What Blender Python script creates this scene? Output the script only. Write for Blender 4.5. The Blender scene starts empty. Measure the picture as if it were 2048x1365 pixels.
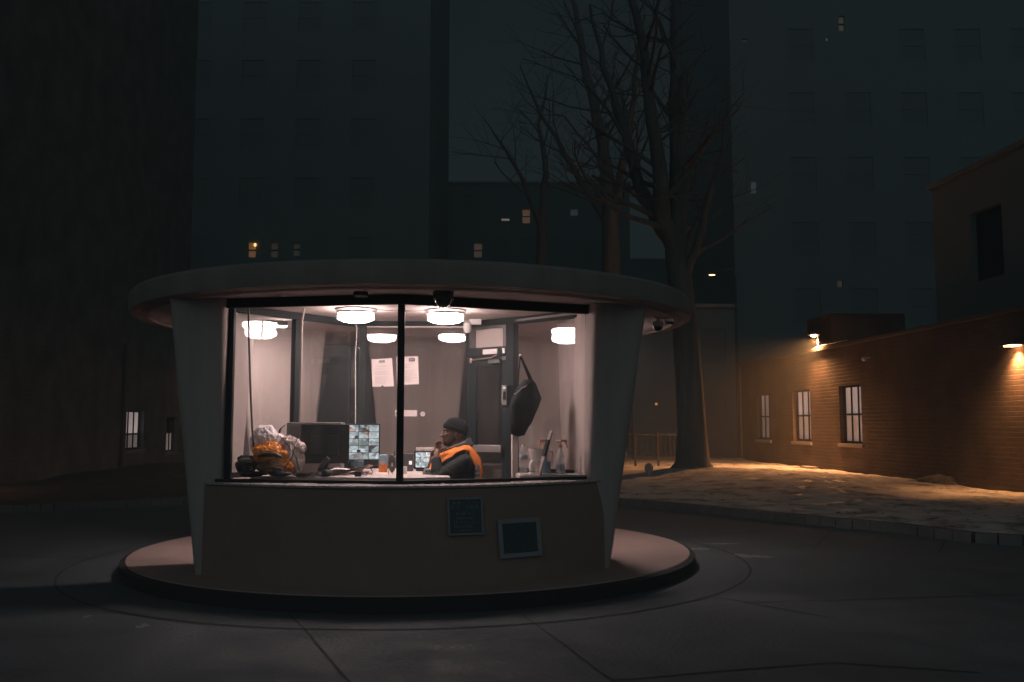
import bpy, math, random
from math import radians as R, sin, cos, pi, sqrt, atan2
from mathutils import Vector, Matrix, noise
random.seed(7)

# ------------------------------------------------------------------ camera, sky, exposure
scn = bpy.context.scene
col = scn.collection
F, TH, HC = 1840.0, math.atan(167.5 / 1840.0), 1.35      # focal length in photo pixels, upward tilt, eye height
cd = bpy.data.cameras.new('camera'); cam = bpy.data.objects.new('camera', cd); col.objects.link(cam)
cd.sensor_width = 36; cd.lens = 36 * F / 2048; cd.clip_start = .05; cd.clip_end = 600
cam.location = (0, 0, HC); cam.rotation_euler = (pi / 2 + TH, 0, 0)
scn.camera = cam
scn.view_settings.view_transform = 'Standard'; scn.view_settings.look = 'None'
scn.view_settings.gamma = 1; scn.view_settings.exposure = 0
scn.view_settings.use_curve_mapping = False
scn.cycles.use_denoising = True
scn.cycles.max_bounces = 10; scn.cycles.transparent_max_bounces = 24
scn.cycles.sample_clamp_indirect = 4

world = bpy.data.worlds.new('World'); scn.world = world; world.use_nodes = True
wn, wl = world.node_tree.nodes, world.node_tree.links
wn.clear()
def wnode(t, **k):
    n = wn.new(t)
    for a, b in k.items(): setattr(n, a, b)
    return n
def wmath(op, a, b=None):
    n = wnode('ShaderNodeMath', operation=op)
    for i, x in enumerate((a, b)):
        if x is None: continue
        if hasattr(x, 'links'): wl.new(x, n.inputs[i])
        else: n.inputs[i].default_value = x
    return n.outputs[0]
tc = wnode('ShaderNodeTexCoord'); sp = wnode('ShaderNodeSeparateXYZ'); wl.new(tc.outputs['Generated'], sp.inputs[0])
X, Y, Z = sp.outputs
SKY_FRONT, BACK_FILL = .0095, .90
back = wmath('MULTIPLY', wmath('POWER', wmath('MAXIMUM', wmath('MULTIPLY', Y, -1.0), 0.0), .8), BACK_FILL)  # glow behind the camera, added as fill for surfaces facing it
back = wmath('MULTIPLY', back, wmath('POWER', wmath('MAXIMUM', wmath('SUBTRACT', 1.0, wmath('ABSOLUTE', Z)), 0.0), 1.6))
back = wmath('MULTIPLY', back, wmath('MINIMUM', wmath('MAXIMUM', wmath('MULTIPLY', wmath('SUBTRACT', Z, .16), 8.0), 0.0), 1.0))
hor = wmath('SUBTRACT', 1.0, wmath('MULTIPLY', wmath('ABSOLUTE', wmath('SUBTRACT', Z, .1)), 3.2))
hor = wmath('MULTIPLY', wmath('MAXIMUM', hor, 0.0), .020)
nz = wnode('ShaderNodeTexNoise'); nz.inputs['Scale'].default_value = 3.0; wl.new(tc.outputs['Generated'], nz.inputs['Vector'])
lum = wmath('ADD', wmath('ADD', wmath('ADD', SKY_FRONT, wmath('MULTIPLY', nz.outputs['Fac'], .004)), hor), back)
bg = wnode('ShaderNodeBackground'); bg.inputs['Color'].default_value = (.62, 1.0, 1.13, 1)
wl.new(lum, bg.inputs['Strength'])
wmx = wnode('ShaderNodeMix', data_type='RGBA'); wmx.inputs[6].default_value = (.62, 1.0, 1.13, 1); wmx.inputs[7].default_value = (.73, 1.0, 1.08, 1)
wl.new(wmath('MINIMUM', wmath('MAXIMUM', wmath('MULTIPLY', Y, -4.0), 0.0), 1.0), wmx.inputs[0]); wl.new(wmx.outputs[2], bg.inputs['Color'])
wo = wnode('ShaderNodeOutputWorld'); wl.new(bg.outputs[0], wo.inputs[0])

# ------------------------------------------------------------------ frames
FW = Vector((0, cos(TH), sin(TH))); UP = Vector((0, -sin(TH), cos(TH)))
def ray(px, py): return (Vector((px - 1024, 0, 0)) + UP * (682.5 - py) + FW * F).normalized()
def W(px, py, y):                         # point on the world plane Y = y
    d = ray(px, py); t = y / d.y
    return d.x * t, y, HC + d.z * t
def G(px, py, z=0.0):                     # point on the ground at height z
    d = ray(px, py); t = (z - HC) / d.z
    return d.x * t, d.y * t, z
PH = R(5.85); DB = 9.56
CU, CV = Vector((cos(PH), sin(PH), 0)), Vector((-sin(PH), cos(PH), 0))
BC = CV * DB                              # booth centre on the ground
def L(u, v, z=0.0): return BC + CU * u + CV * v + Vector((0, 0, z))
def P(px, py, v):                         # booth-frame point on plane v
    d = ray(px, py); t = (DB + v) / d.dot(CV)
    return d.dot(CU) * t, v, HC + d.z * t

# ------------------------------------------------------------------ materials
MATS = {}
def mat(name, base, rough=.6, metal=0, spec=.5, var=0.0, vscale=6, bump=0.0, bscale=60, coat=0, alpha=1, sheen=0, trans=0, streak=False, rvar=0):
    if name in MATS: return MATS[name]
    m = bpy.data.materials.new(name); m.use_nodes = True
    n, l = m.node_tree.nodes, m.node_tree.links
    b = n['Principled BSDF']
    b.inputs['Base Color'].default_value = (*base, 1); b.inputs['Roughness'].default_value = rough
    b.inputs['Metallic'].default_value = metal; b.inputs['Specular IOR Level'].default_value = spec
    b.inputs['Coat Weight'].default_value = coat; b.inputs['Sheen Weight'].default_value = sheen
    b.inputs['Transmission Weight'].default_value = trans
    b.inputs['Alpha'].default_value = alpha
    t = n.new('ShaderNodeTexCoord')
    if var or rvar:
        mp = n.new('ShaderNodeMapping'); l.new(t.outputs['Object'], mp.inputs[0])
        if streak: mp.inputs['Scale'].default_value = (1, 1, .12)
        q = n.new('ShaderNodeTexNoise'); q.inputs['Scale'].default_value = vscale; q.inputs['Detail'].default_value = 8; q.inputs['Roughness'].default_value = .65
        l.new(mp.outputs[0], q.inputs['Vector'])
    if var:
        r = n.new('ShaderNodeMapRange'); r.inputs[1].default_value = .3; r.inputs[2].default_value = .7
        r.inputs[3].default_value = 1 - var; r.inputs[4].default_value = 1 + var; l.new(q.outputs['Fac'], r.inputs[0])
        v = n.new('ShaderNodeVectorMath'); v.operation = 'SCALE'; v.inputs[0].default_value = base; l.new(r.outputs[0], v.inputs['Scale'])
        l.new(v.outputs[0], b.inputs['Base Color'])
    if rvar:
        r = n.new('ShaderNodeMapRange'); r.inputs[1].default_value = .35; r.inputs[2].default_value = .65
        r.inputs[3].default_value = max(.05, rough - rvar); r.inputs[4].default_value = min(1, rough + rvar); l.new(q.outputs['Fac'], r.inputs[0])
        l.new(r.outputs[0], b.inputs['Roughness'])
    if bump:
        q2 = n.new('ShaderNodeTexNoise'); q2.inputs['Scale'].default_value = bscale; q2.inputs['Detail'].default_value = 6
        l.new(t.outputs['Object'], q2.inputs['Vector'])
        bp = n.new('ShaderNodeBump'); bp.inputs['Strength'].default_value = bump; bp.inputs['Distance'].default_value = .01
        l.new(q2.outputs['Fac'], bp.inputs['Height']); l.new(bp.outputs[0], b.inputs['Normal'])
    MATS[name] = m
    return m
def emis(name, colr, s):
    if name in MATS: return MATS[name]
    m = bpy.data.materials.new(name); m.use_nodes = True
    n, l = m.node_tree.nodes, m.node_tree.links
    b = n['Principled BSDF']; b.inputs['Base Color'].default_value = (.6, .6, .6, 1)
    b.inputs['Emission Color'].default_value = (*colr, 1); b.inputs['Emission Strength'].default_value = s
    MATS[name] = m
    return m
def glass_mat(name, dirt=.03, tint=(1, 1, 1), refl=1.0):
    m = bpy.data.materials.new(name); m.use_nodes = True
    n, l = m.node_tree.nodes, m.node_tree.links
    n.clear()
    o = n.new('ShaderNodeOutputMaterial'); tr = n.new('ShaderNodeBsdfTransparent'); gl = n.new('ShaderNodeBsdfGlossy'); df = n.new('ShaderNodeBsdfDiffuse'); tl = n.new('ShaderNodeBsdfTranslucent')
    tr.inputs['Color'].default_value = (*tint, 1); gl.inputs['Roughness'].default_value = .02
    df.inputs['Color'].default_value = (.7, .68, .66, 1); tl.inputs['Color'].default_value = (.7, .68, .66, 1)
    lw = n.new('ShaderNodeLayerWeight'); lw.inputs['Blend'].default_value = .5
    p = n.new('ShaderNodeMath'); p.operation = 'POWER'; p.inputs[1].default_value = 5; l.new(lw.outputs['Facing'], p.inputs[0])
    a = n.new('ShaderNodeMath'); a.operation = 'MULTIPLY_ADD'; a.inputs[1].default_value = .9; a.inputs[2].default_value = .045 * refl; l.new(p.outputs[0], a.inputs[0])
    mx = n.new('ShaderNodeMixShader'); l.new(a.outputs[0], mx.inputs[0]); l.new(tr.outputs[0], mx.inputs[1]); l.new(gl.outputs[0], mx.inputs[2])
    t = n.new('ShaderNodeTexCoord'); mp = n.new('ShaderNodeMapping'); mp.inputs['Scale'].default_value = (1, 1, .15); l.new(t.outputs['Object'], mp.inputs[0])
    q = n.new('ShaderNodeTexNoise'); q.inputs['Scale'].default_value = 9; q.inputs['Detail'].default_value = 9; q.inputs['Roughness'].default_value = .7; l.new(mp.outputs[0], q.inputs['Vector'])
    q2 = n.new('ShaderNodeTexNoise'); q2.inputs['Scale'].default_value = 2.2; q2.inputs['Detail'].default_value = 4; l.new(t.outputs['Object'], q2.inputs['Vector'])
    mm = n.new('ShaderNodeMath'); mm.operation = 'MULTIPLY'; l.new(q.outputs['Fac'], mm.inputs[0]); l.new(q2.outputs['Fac'], mm.inputs[1])
    r = n.new('ShaderNodeMapRange'); r.inputs[1].default_value = .15; r.inputs[2].default_value = .42; r.inputs[3].default_value = dirt * .15; r.inputs[4].default_value = dirt * 2.8; l.new(mm.outputs[0], r.inputs[0])
    ad = n.new('ShaderNodeMixShader'); ad.inputs[0].default_value = .5; l.new(df.outputs[0], ad.inputs[1]); l.new(tl.outputs[0], ad.inputs[2])
    vo = n.new('ShaderNodeTexVoronoi'); vo.inputs['Scale'].default_value = 16; l.new(t.outputs['Object'], vo.inputs['Vector'])
    q3 = n.new('ShaderNodeTexNoise'); q3.inputs['Scale'].default_value = 60; l.new(t.outputs['Object'], q3.inputs['Vector'])
    lt_ = n.new('ShaderNodeMath'); lt_.operation = 'MULTIPLY_ADD'; lt_.inputs[1].default_value = .13; lt_.inputs[2].default_value = 0; l.new(q2.outputs['Fac'], lt_.inputs[0])
    cm = n.new('ShaderNodeMath'); cm.operation = 'LESS_THAN'; l.new(vo.outputs['Distance'], cm.inputs[0]); l.new(lt_.outputs[0], cm.inputs[1])
    sp3 = n.new('ShaderNodeMath'); sp3.operation = 'MULTIPLY'; l.new(cm.outputs[0], sp3.inputs[0]); l.new(q3.outputs['Fac'], sp3.inputs[1])
    sp4 = n.new('ShaderNodeMath'); sp4.operation = 'MULTIPLY_ADD'; sp4.inputs[1].default_value = .16; l.new(sp3.outputs[0], sp4.inputs[0]); l.new(r.outputs[0], sp4.inputs[2])
    m2 = n.new('ShaderNodeMixShader'); l.new(sp4.outputs[0], m2.inputs[0]); l.new(mx.outputs[0], m2.inputs[1]); l.new(ad.outputs[0], m2.inputs[2])
    l.new(m2.outputs[0], o.inputs[0])
    MATS[name] = m
    return m
def brick_mat(name, c1, c2, mortar):
    m = bpy.data.materials.new(name); m.use_nodes = True
    n, l = m.node_tree.nodes, m.node_tree.links
    b = n['Principled BSDF']; b.inputs['Roughness'].default_value = .8
    uv = n.new('ShaderNodeUVMap')
    br = n.new('ShaderNodeTexBrick'); br.inputs['Scale'].default_value = 1
    br.inputs['Brick Width'].default_value = .29; br.inputs['Row Height'].default_value = .095; br.inputs['Mortar Size'].default_value = .012
    br.inputs['Mortar Smooth'].default_value = .3; br.inputs['Bias'].default_value = -.1
    br.inputs['Color1'].default_value = (*c1, 1); br.inputs['Color2'].default_value = (*c2, 1); br.inputs['Mortar'].default_value = (*mortar, 1)
    wob = n.new('ShaderNodeTexNoise'); wob.inputs['Scale'].default_value = 9; l.new(uv.outputs[0], wob.inputs['Vector'])
    sc = n.new('ShaderNodeVectorMath'); sc.operation = 'MULTIPLY_ADD'; sc.inputs[1].default_value = (.02, .02, 0); l.new(wob.outputs['Color'], sc.inputs[0]); l.new(uv.outputs[0], sc.inputs[2])
    l.new(sc.outputs[0], br.inputs['Vector'])
    q = n.new('ShaderNodeTexNoise'); q.inputs['Scale'].default_value = 1.3; q.inputs['Detail'].default_value = 8; l.new(uv.outputs[0], q.inputs['Vector'])
    r = n.new('ShaderNodeMapRange'); r.inputs[1].default_value = .3; r.inputs[2].default_value = .7; r.inputs[3].default_value = .6; r.inputs[4].default_value = 1.35; l.new(q.outputs['Fac'], r.inputs[0])
    v = n.new('ShaderNodeVectorMath'); v.operation = 'SCALE'; l.new(br.outputs['Color'], v.inputs[0]); l.new(r.outputs[0], v.inputs['Scale']); l.new(v.outputs[0], b.inputs['Base Color'])
    bp = n.new('ShaderNodeBump'); bp.invert = True; bp.inputs['Strength'].default_value = .9; bp.inputs['Distance'].default_value = .012
    l.new(br.outputs['Fac'], bp.inputs['Height'])
    q3 = n.new('ShaderNodeTexNoise'); q3.inputs['Scale'].default_value = 40; l.new(uv.outputs[0], q3.inputs['Vector'])
    bp2 = n.new('ShaderNodeBump'); bp2.inputs['Strength'].default_value = .4; bp2.inputs['Distance'].default_value = .008; l.new(q3.outputs['Fac'], bp2.inputs['Height'])
    l.new(bp.outputs[0], bp2.inputs['Normal']); l.new(bp2.outputs[0], b.inputs['Normal'])
    MATS[name] = m
    return m
def patch_mat(name, ca, cb, scale, thr, soft=.06, rough=(.9, .9), bump=.8, extra=None):
    m = bpy.data.materials.new(name); m.use_nodes = True
    n, l = m.node_tree.nodes, m.node_tree.links
    b = n['Principled BSDF']
    t = n.new('ShaderNodeTexCoord')
    q = n.new('ShaderNodeTexNoise'); q.inputs['Scale'].default_value = scale; q.inputs['Detail'].default_value = 12; q.inputs['Roughness'].default_value = .68; l.new(t.outputs['Object'], q.inputs['Vector'])
    r = n.new('ShaderNodeMapRange'); r.inputs[1].default_value = thr - soft; r.inputs[2].default_value = thr + soft; l.new(q.outputs['Fac'], r.inputs[0])
    mx = n.new('ShaderNodeMix'); mx.data_type = 'RGBA'; l.new(r.outputs[0], mx.inputs[0]); mx.inputs[6].default_value = (*ca, 1); mx.inputs[7].default_value = (*cb, 1)
    l.new(mx.outputs[2], b.inputs['Base Color'])
    rr = n.new('ShaderNodeMapRange'); rr.inputs[1].default_value = 0; rr.inputs[2].default_value = 1; rr.inputs[3].default_value = rough[0]; rr.inputs[4].default_value = rough[1]
    q4 = n.new('ShaderNodeTexNoise'); q4.inputs['Scale'].default_value = scale * 1.7; q4.inputs['Detail'].default_value = 3; l.new(t.outputs['Object'], q4.inputs['Vector'])
    r4 = n.new('ShaderNodeMapRange'); r4.inputs[1].default_value = .56; r4.inputs[2].default_value = .62; l.new(q4.outputs['Fac'], r4.inputs[0]); l.new(r4.outputs[0], rr.inputs[0])
    l.new(rr.outputs[0], b.inputs['Roughness'])
    q2 = n.new('ShaderNodeTexNoise'); q2.inputs['Scale'].default_value = 24; q2.inputs['Detail'].default_value = 12; q2.inputs['Roughness'].default_value = .8; l.new(t.outputs['Object'], q2.inputs['Vector'])
    bp = n.new('ShaderNodeBump'); bp.inputs['Strength'].default_value = bump; bp.inputs['Distance'].default_value = .03; l.new(q2.outputs['Fac'], bp.inputs['Height']); l.new(bp.outputs[0], b.inputs['Normal'])
    MATS[name] = m
    return m
def screen_mat(name, nx, ny, strength, blue=False):
    m = bpy.data.materials.new(name); m.use_nodes = True
    n, l = m.node_tree.nodes, m.node_tree.links
    b = n['Principled BSDF']; b.inputs['Base Color'].default_value = (.01, .01, .01, 1); b.inputs['Roughness'].default_value = .3
    uv = n.new('ShaderNodeUVMap')
    s = n.new('ShaderNodeVectorMath'); s.operation = 'MULTIPLY'; s.inputs[1].default_value = (nx, ny, 1); l.new(uv.outputs[0], s.inputs[0])
    fl = n.new('ShaderNodeVectorMath'); fl.operation = 'FLOOR'; l.new(s.outputs[0], fl.inputs[0])
    wn_ = n.new('ShaderNodeTexWhiteNoise'); wn_.noise_dimensions = '2D'; l.new(fl.outputs[0], wn_.inputs['Vector'])
    off = n.new('ShaderNodeVectorMath'); off.operation = 'MULTIPLY_ADD'; off.inputs[1].default_value = (7, 9, 11); l.new(wn_.outputs['Color'], off.inputs[0]); l.new(s.outputs[0], off.inputs[2])
    vo = n.new('ShaderNodeTexVoronoi'); vo.feature = 'SMOOTH_F1'; vo.inputs['Smoothness'].default_value = .25; vo.inputs['Scale'].default_value = 1.7; l.new(off.outputs[0], vo.inputs['Vector'])
    no = n.new('ShaderNodeTexNoise'); no.inputs['Scale'].default_value = 2.6; no.inputs['Detail'].default_value = 5; no.inputs['Distortion'].default_value = 1.2; l.new(off.outputs[0], no.inputs['Vector'])
    sx = n.new('ShaderNodeSeparateXYZ'); l.new(vo.outputs['Color'], sx.inputs[0])
    a = n.new('ShaderNodeMath'); a.operation = 'MULTIPLY'; l.new(sx.outputs[0], a.inputs[0]); l.new(no.outputs['Fac'], a.inputs[1])
    br = n.new('ShaderNodeMath'); br.operation = 'MULTIPLY_ADD'; br.inputs[1].default_value = .25; l.new(wn_.outputs['Value'], br.inputs[0]); l.new(a.outputs[0], br.inputs[2])
    r = n.new('ShaderNodeMapRange'); r.inputs[1].default_value = .1; r.inputs[2].default_value = .75; r.inputs[3].default_value = .04; r.inputs[4].default_value = strength; l.new(br.outputs[0], r.inputs[0])
    # thin dark separators
    fr = n.new('ShaderNodeVectorMath'); fr.operation = 'FRACTION'; l.new(s.outputs[0], fr.inputs[0])
    sf = n.new('ShaderNodeSeparateXYZ'); l.new(fr.outputs[0], sf.inputs[0])
    g1 = n.new('ShaderNodeMath'); g1.operation = 'GREATER_THAN'; g1.inputs[1].default_value = .05; l.new(sf.outputs[0], g1.inputs[0])
    g2 = n.new('ShaderNodeMath'); g2.operation = 'GREATER_THAN'; g2.inputs[1].default_value = .07; l.new(sf.outputs[1], g2.inputs[0])
    g = n.new('ShaderNodeMath'); g.operation = 'MULTIPLY'; l.new(g1.outputs[0], g.inputs[0]); l.new(g2.outputs[0], g.inputs[1])
    f = n.new('ShaderNodeMath'); f.operation = 'MULTIPLY'; l.new(g.outputs[0], f.inputs[0]); l.new(r.outputs[0], f.inputs[1])
    cr = n.new('ShaderNodeValToRGB'); cr.color_ramp.elements[0].color = (.80, .92, .95, 1); cr.color_ramp.elements[1].color = (.95, 1, 1, 1)
    e = cr.color_ramp.elements.new(.95); e.color = (.85, .95, 1, 1); cr.color_ramp.elements[-1].position = 1.0
    e2 = cr.color_ramp.elements.new(.965); e2.color = (1, .32, .1, 1)
    e3 = cr.color_ramp.elements.new(.99); e3.color = (1, .32, .1, 1)
    l.new(sx.outputs[1], cr.inputs[0])
    l.new(cr.outputs[0], b.inputs['Emission Color']); l.new(f.outputs[0], b.inputs['Emission Strength'])
    MATS[name] = m
    return m

concrete = mat('painted concrete', (.43, .345, .32), .8, var=.15, vscale=3, bump=.15, bscale=40, streak=True)
soffit_m = mat('soffit plaster', (.50, .41, .385), .8, var=.07, vscale=2.5, bump=.1)
fascia_m = mat('weathered fascia', (.29, .235, .21), .85, var=.22, vscale=2.2, bump=.2, streak=True)
wallbr = mat('brown painted concrete', (.27, .175, .13), .8, var=.14, vscale=2.4, bump=.2)
platf_m = mat('platform concrete', (.37, .25, .222), .8, var=.16, vscale=2.5, bump=.25, bscale=50, rvar=.15)
road_m = mat('road concrete', (.080, .090, .098), .82, var=.3, vscale=2.2, bump=.6, bscale=30, rvar=.15)
joint_m = mat('joint dark', (.03, .03, .03), .9)
kerb_m = mat('kerb stone', (.13, .13, .125), .85, var=.25, vscale=5, bump=.4)
black_m = mat('black painted metal', (.014, .019, .021), .6, var=.15, spec=.15)
blackp = mat('black plastic', (.012, .015, .017), .5, spec=.2)
darkgrey = mat('dark grey plastic', (.07, .07, .07), .5, var=.1)
greym = mat('grey metal', (.32, .29, .28), .5, metal=.2, var=.1)
steel = mat('brushed steel', (.6, .56, .54), .35, metal=.9)
whitep = mat('white plastic', (.72, .66, .64), .45)
whitel = mat('white laminate', (.62, .5, .47), .5, var=.05)
paper_m = mat('paper', (.78, .66, .64), .9)
printm = mat('print grey', (.45, .38, .37), .9)
printd = mat('print dark', (.08, .09, .1), .8)
glass = glass_mat('booth glass', .011)
glassr = glass_mat('back glass', .004, refl=1.3)
dglass = mat('dark window glass', (.012, .015, .017), .12, spec=.6)
brick_r = brick_mat('red brick', (.105, .066, .050), (.070, .050, .040), (.105, .09, .075))
brick_d = brick_mat('dark brick', (.155, .175, .18), (.14, .158, .162), (.15, .168, .172))
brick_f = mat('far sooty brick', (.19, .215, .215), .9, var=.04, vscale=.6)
stone_m = mat('sill stone', (.34, .31, .29), .85, var=.15)
lampglass = emis('lamp diffuser glow', (1, .82, .78), 68.0)
ledm = emis('cold flood glow', (1, .84, .80), 430.0)

# ------------------------------------------------------------------ mesh builder
class MB:
    def __init__(s): s.v = []; s.f = []; s.mi = []; s.cur = 0
    def add(s, vs, fs):
        o = len(s.v); s.v += [tuple(x) for x in vs]
        for f in fs: s.f.append([o + i for i in f]); s.mi.append(s.cur)
        return s
    def hexa(s, p): return s.add(p, [(0, 3, 2, 1), (4, 5, 6, 7), (0, 1, 5, 4), (1, 2, 6, 5), (2, 3, 7, 6), (3, 0, 4, 7)])
    def box(s, x0, x1, y0, y1, z0, z1):
        return s.hexa([(x0, y0, z0), (x1, y0, z0), (x1, y1, z0), (x0, y1, z0), (x0, y0, z1), (x1, y0, z1), (x1, y1, z1), (x0, y1, z1)])
    def prism(s, poly, z0, z1, top=None):
        n = len(poly); top = top or poly
        vs = [(p[0], p[1], z0) for p in poly] + [(p[0], p[1], z1) for p in top]
        return s.add(vs, [tuple(range(n - 1, -1, -1)), tuple(range(n, 2 * n))] + [(i, (i + 1) % n, n + (i + 1) % n, n + i) for i in range(n)])
    def beam(s, a, b, w, z0, z1, off=0):   # vertical slab between plan points a and b, w thick
        a = Vector(a); b = Vector(b); d = (b - a).normalized(); nn = Vector((-d.y, d.x))
        a = a + nn * off; b = b + nn * off; h = nn * w / 2
        return s.prism([a - h, b - h, b + h, a + h], z0, z1)
    def tube(s, pts, rad, n=8, cap=True):
        pts = [Vector(p) for p in pts]; m = len(pts)
        if not hasattr(rad, '__len__'): rad = [rad] * m
        vs = []; prev = None
        for i, p in enumerate(pts):
            t = (pts[min(i + 1, m - 1)] - pts[max(i - 1, 0)]).normalized()
            if prev is None:
                a = Vector((0, 0, 1)) if abs(t.z) < .9 else Vector((1, 0, 0))
                x = t.cross(a).normalized()
            else: x = (prev - t * prev.dot(t)).normalized()
            y = t.cross(x); prev = x
            for k in range(n):
                an = 2 * pi * k / n; vs.append(p + x * cos(an) * rad[i] + y * sin(an) * rad[i])
        fs = [(i * n + k, i * n + (k + 1) % n, (i + 1) * n + (k + 1) % n, (i + 1) * n + k) for i in range(m - 1) for k in range(n)]
        if cap: fs += [tuple(range(n - 1, -1, -1)), tuple(range((m - 1) * n, m * n))]
        return s.add(vs, fs)
    def lathe(s, prof, n=32, c=(0, 0, 0), sx=1, sy=1, M=None):
        vs = []
        for r, z in prof:
            for k in range(n):
                a = 2 * pi * k / n; p = Vector((r * cos(a) * sx, r * sin(a) * sy, z))
                if M: p = M @ p
                vs.append(p + Vector(c))
        m = len(prof)
        fs = [(i * n + k, i * n + (k + 1) % n, (i + 1) * n + (k + 1) % n, (i + 1) * n + k) for i in range(m - 1) for k in range(n)]
        fs += [tuple(range(n - 1, -1, -1)), tuple(range((m - 1) * n, m * n))]
        return s.add(vs, fs)
    def ell(s, c, r, n=16, m=10, M=None, fn=None):
        vs = [Vector((0, 0, -1))]
        for i in range(1, m):
            t = -pi / 2 + pi * i / m
            for k in range(n):
                a = 2 * pi * k / n; vs.append(Vector((cos(t) * cos(a), cos(t) * sin(a), sin(t))))
        vs.append(Vector((0, 0, 1)))
        out = []
        for p in vs:
            q = Vector((p.x * r[0], p.y * r[1], p.z * r[2]))
            if fn: q = fn(p, q)
            if M: q = M @ q
            out.append(q + Vector(c))
        fs = [(0, 1 + (k + 1) % n, 1 + k) for k in range(n)]
        for i in range(m - 2):
            fs += [(1 + i * n + k, 1 + i * n + (k + 1) % n, 1 + (i + 1) * n + (k + 1) % n, 1 + (i + 1) * n + k) for k in range(n)]
        t = 1 + (m - 2) * n
        fs += [(t + k, t + (k + 1) % n, len(vs) - 1) for k in range(n)]
        return s.add(out, fs)
    def build(s, name, m, parent=None, loc=None, rz=0, smooth=False, bevel=0, remesh=0, sm_it=0, segs=2, ang=38, uv01=False):
        me = bpy.data.meshes.new(name); me.from_pydata(s.v, [], s.f); me.update()
        ms = m if isinstance(m, (list, tuple)) else [m]
        for q in ms: me.materials.append(q)
        if len(ms) > 1:
            for p, i in zip(me.polygons, s.mi): p.material_index = i
        uvl = me.uv_layers.new(name='UVMap')
        if uv01:
            xs = [q[0] for q in s.v]; zs = [q[2] for q in s.v]
            a0, a1, b0, b1 = min(xs), max(xs), min(zs), max(zs)
        for p in me.polygons:
            nn = p.normal
            for li in p.loop_indices:
                c = me.vertices[me.loops[li].vertex_index].co
                if uv01: uvl.data[li].uv = ((c.x - a0) / max(a1 - a0, 1e-6), (c.z - b0) / max(b1 - b0, 1e-6))
                elif abs(nn.z) > .8: uvl.data[li].uv = (c.x, c.y)
                else:
                    t = Vector((-nn.y, nn.x)).normalized(); uvl.data[li].uv = (c.x * t.x + c.y * t.y, c.z)
        if smooth:
            for p in me.polygons: p.use_smooth = True
            if not remesh: me.set_sharp_from_angle(angle=R(ang))
        o = bpy.data.objects.new(name, me); col.objects.link(o)
        if parent: o.parent = parent
        if loc is not None: o.location = loc; o.rotation_euler = (0, 0, rz)
        if remesh:
            q = o.modifiers.new('r', 'REMESH'); q.mode = 'VOXEL'; q.voxel_size = remesh; q.use_smooth_shade = True
        if sm_it:
            q = o.modifiers.new('s', 'SMOOTH'); q.iterations = sm_it; q.factor = .5
        if bevel:
            q = o.modifiers.new('b', 'BEVEL'); q.width = bevel; q.segments = segs; q.limit_method = 'ANGLE'; q.angle_limit = R(35)
            if smooth or segs > 1:
                for p in me.polygons: p.use_smooth = True
                me.set_sharp_from_angle(angle=R(ang)); q.harden_normals = False
        return o
def tag(o, label=None, cat=None, group=None, kind=None):
    for k, v in (('label', label), ('category', cat), ('group', group), ('kind', kind)):
        if v: o[k] = v
    return o
def thing(name, label, cat, loc, rz=0, group=None):
    o = bpy.data.objects.new(name, None); col.objects.link(o); o.location = loc; o.rotation_euler = (0, 0, rz); o.empty_display_size = .1
    return tag(o, label, cat, group)
def bthing(name, label, cat, u, v, z=0, rz=0, group=None): return thing(name, label, cat, L(u, v, z), PH + rz, group)
def bmesh1(mb, name, m, label, cat, u, v, z=0, rz=0, group=None, **k):
    return tag(mb.build(name, m, loc=L(u, v, z), rz=PH + rz, **k), label, cat, group)
def dup(root, loc, rz, label, group=None):
    r = root.copy(); col.objects.link(r); r.location = loc; r.rotation_euler = (0, 0, rz); r['label'] = label
    if group: r['group'] = group
    for ch in list(root.children):
        c = ch.copy(); col.objects.link(c); c.parent = r
        for g in list(ch.children):
            d = g.copy(); col.objects.link(d); d.parent = c
    return r

# ------------------------------------------------------------------ ground, road, verges
ZG = 0.0
g = MB(); g.add([(-220, -60, 0), (220, -60, 0), (220, 260, 0), (-220, 260, 0)], [(0, 1, 2, 3)])
tag(g.build('road', road_m), kind='structure')
# joints between slabs, each a shallow recessed strip showing as dark filler
def strip(mb, pts, w, z):
    pts = [Vector((p[0], p[1])) for p in pts]
    for i in range(len(pts) - 1):
        d = (pts[i + 1] - pts[i]).normalized(); nn = Vector((-d.y, d.x))
        w1 = w * (1 + .35 * noise.noise(Vector((i * .7, w * 50, 0)))) / 2; w2 = w * (1 + .35 * noise.noise(Vector(((i + 1) * .7, w * 50, 0)))) / 2
        a, b = pts[i], pts[i + 1]
        mb.add([(*(a - nn * w1), z), (*(b - nn * w2), z), (*(b + nn * w2), z), (*(a + nn * w1), z)], [(0, 1, 2, 3)])
def jl(*px, n=14):
    ps = [Vector(G(*p)) for p in px]; out = []
    for a, b in zip(ps, ps[1:]):
        for i in range(n): out.append(a.lerp(b, i / n))
    out.append(ps[-1])
    return [(p.x + .012 * noise.noise(p * 2), p.y + .012 * noise.noise(p * 2 + Vector((5, 5, 5)))) for p in out]
j = MB()
RJ = 3.29
ring = [tuple(L(RJ * cos(a) * 1, RJ * sin(a)))[:2] for a in [2 * pi * i / 120 for i in range(121)]]
strip(j, ring, .022, .004)
for q in [((566, 1215), (700, 1365)), ((1045, 1232), (1228, 1365)), ((1490, 1207), (2048, 1190)), ((1430, 1195), (1500, 1207)), ((1665, 1062), (1628, 1096)),
          ((1893, 1078), (1878, 1104)), ((1228, 1362), (1660, 1326)), ((1660, 1326), (1960, 1347)), ((1500, 1208), (1660, 1236)), ((0, 1112), (245, 1120)), ((1330, 1078), (1500, 1066), (1560, 1062))]:
    strip(j, jl(*q), .016, .004)
tag(j.build('road_joints', joint_m), kind='structure')
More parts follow.
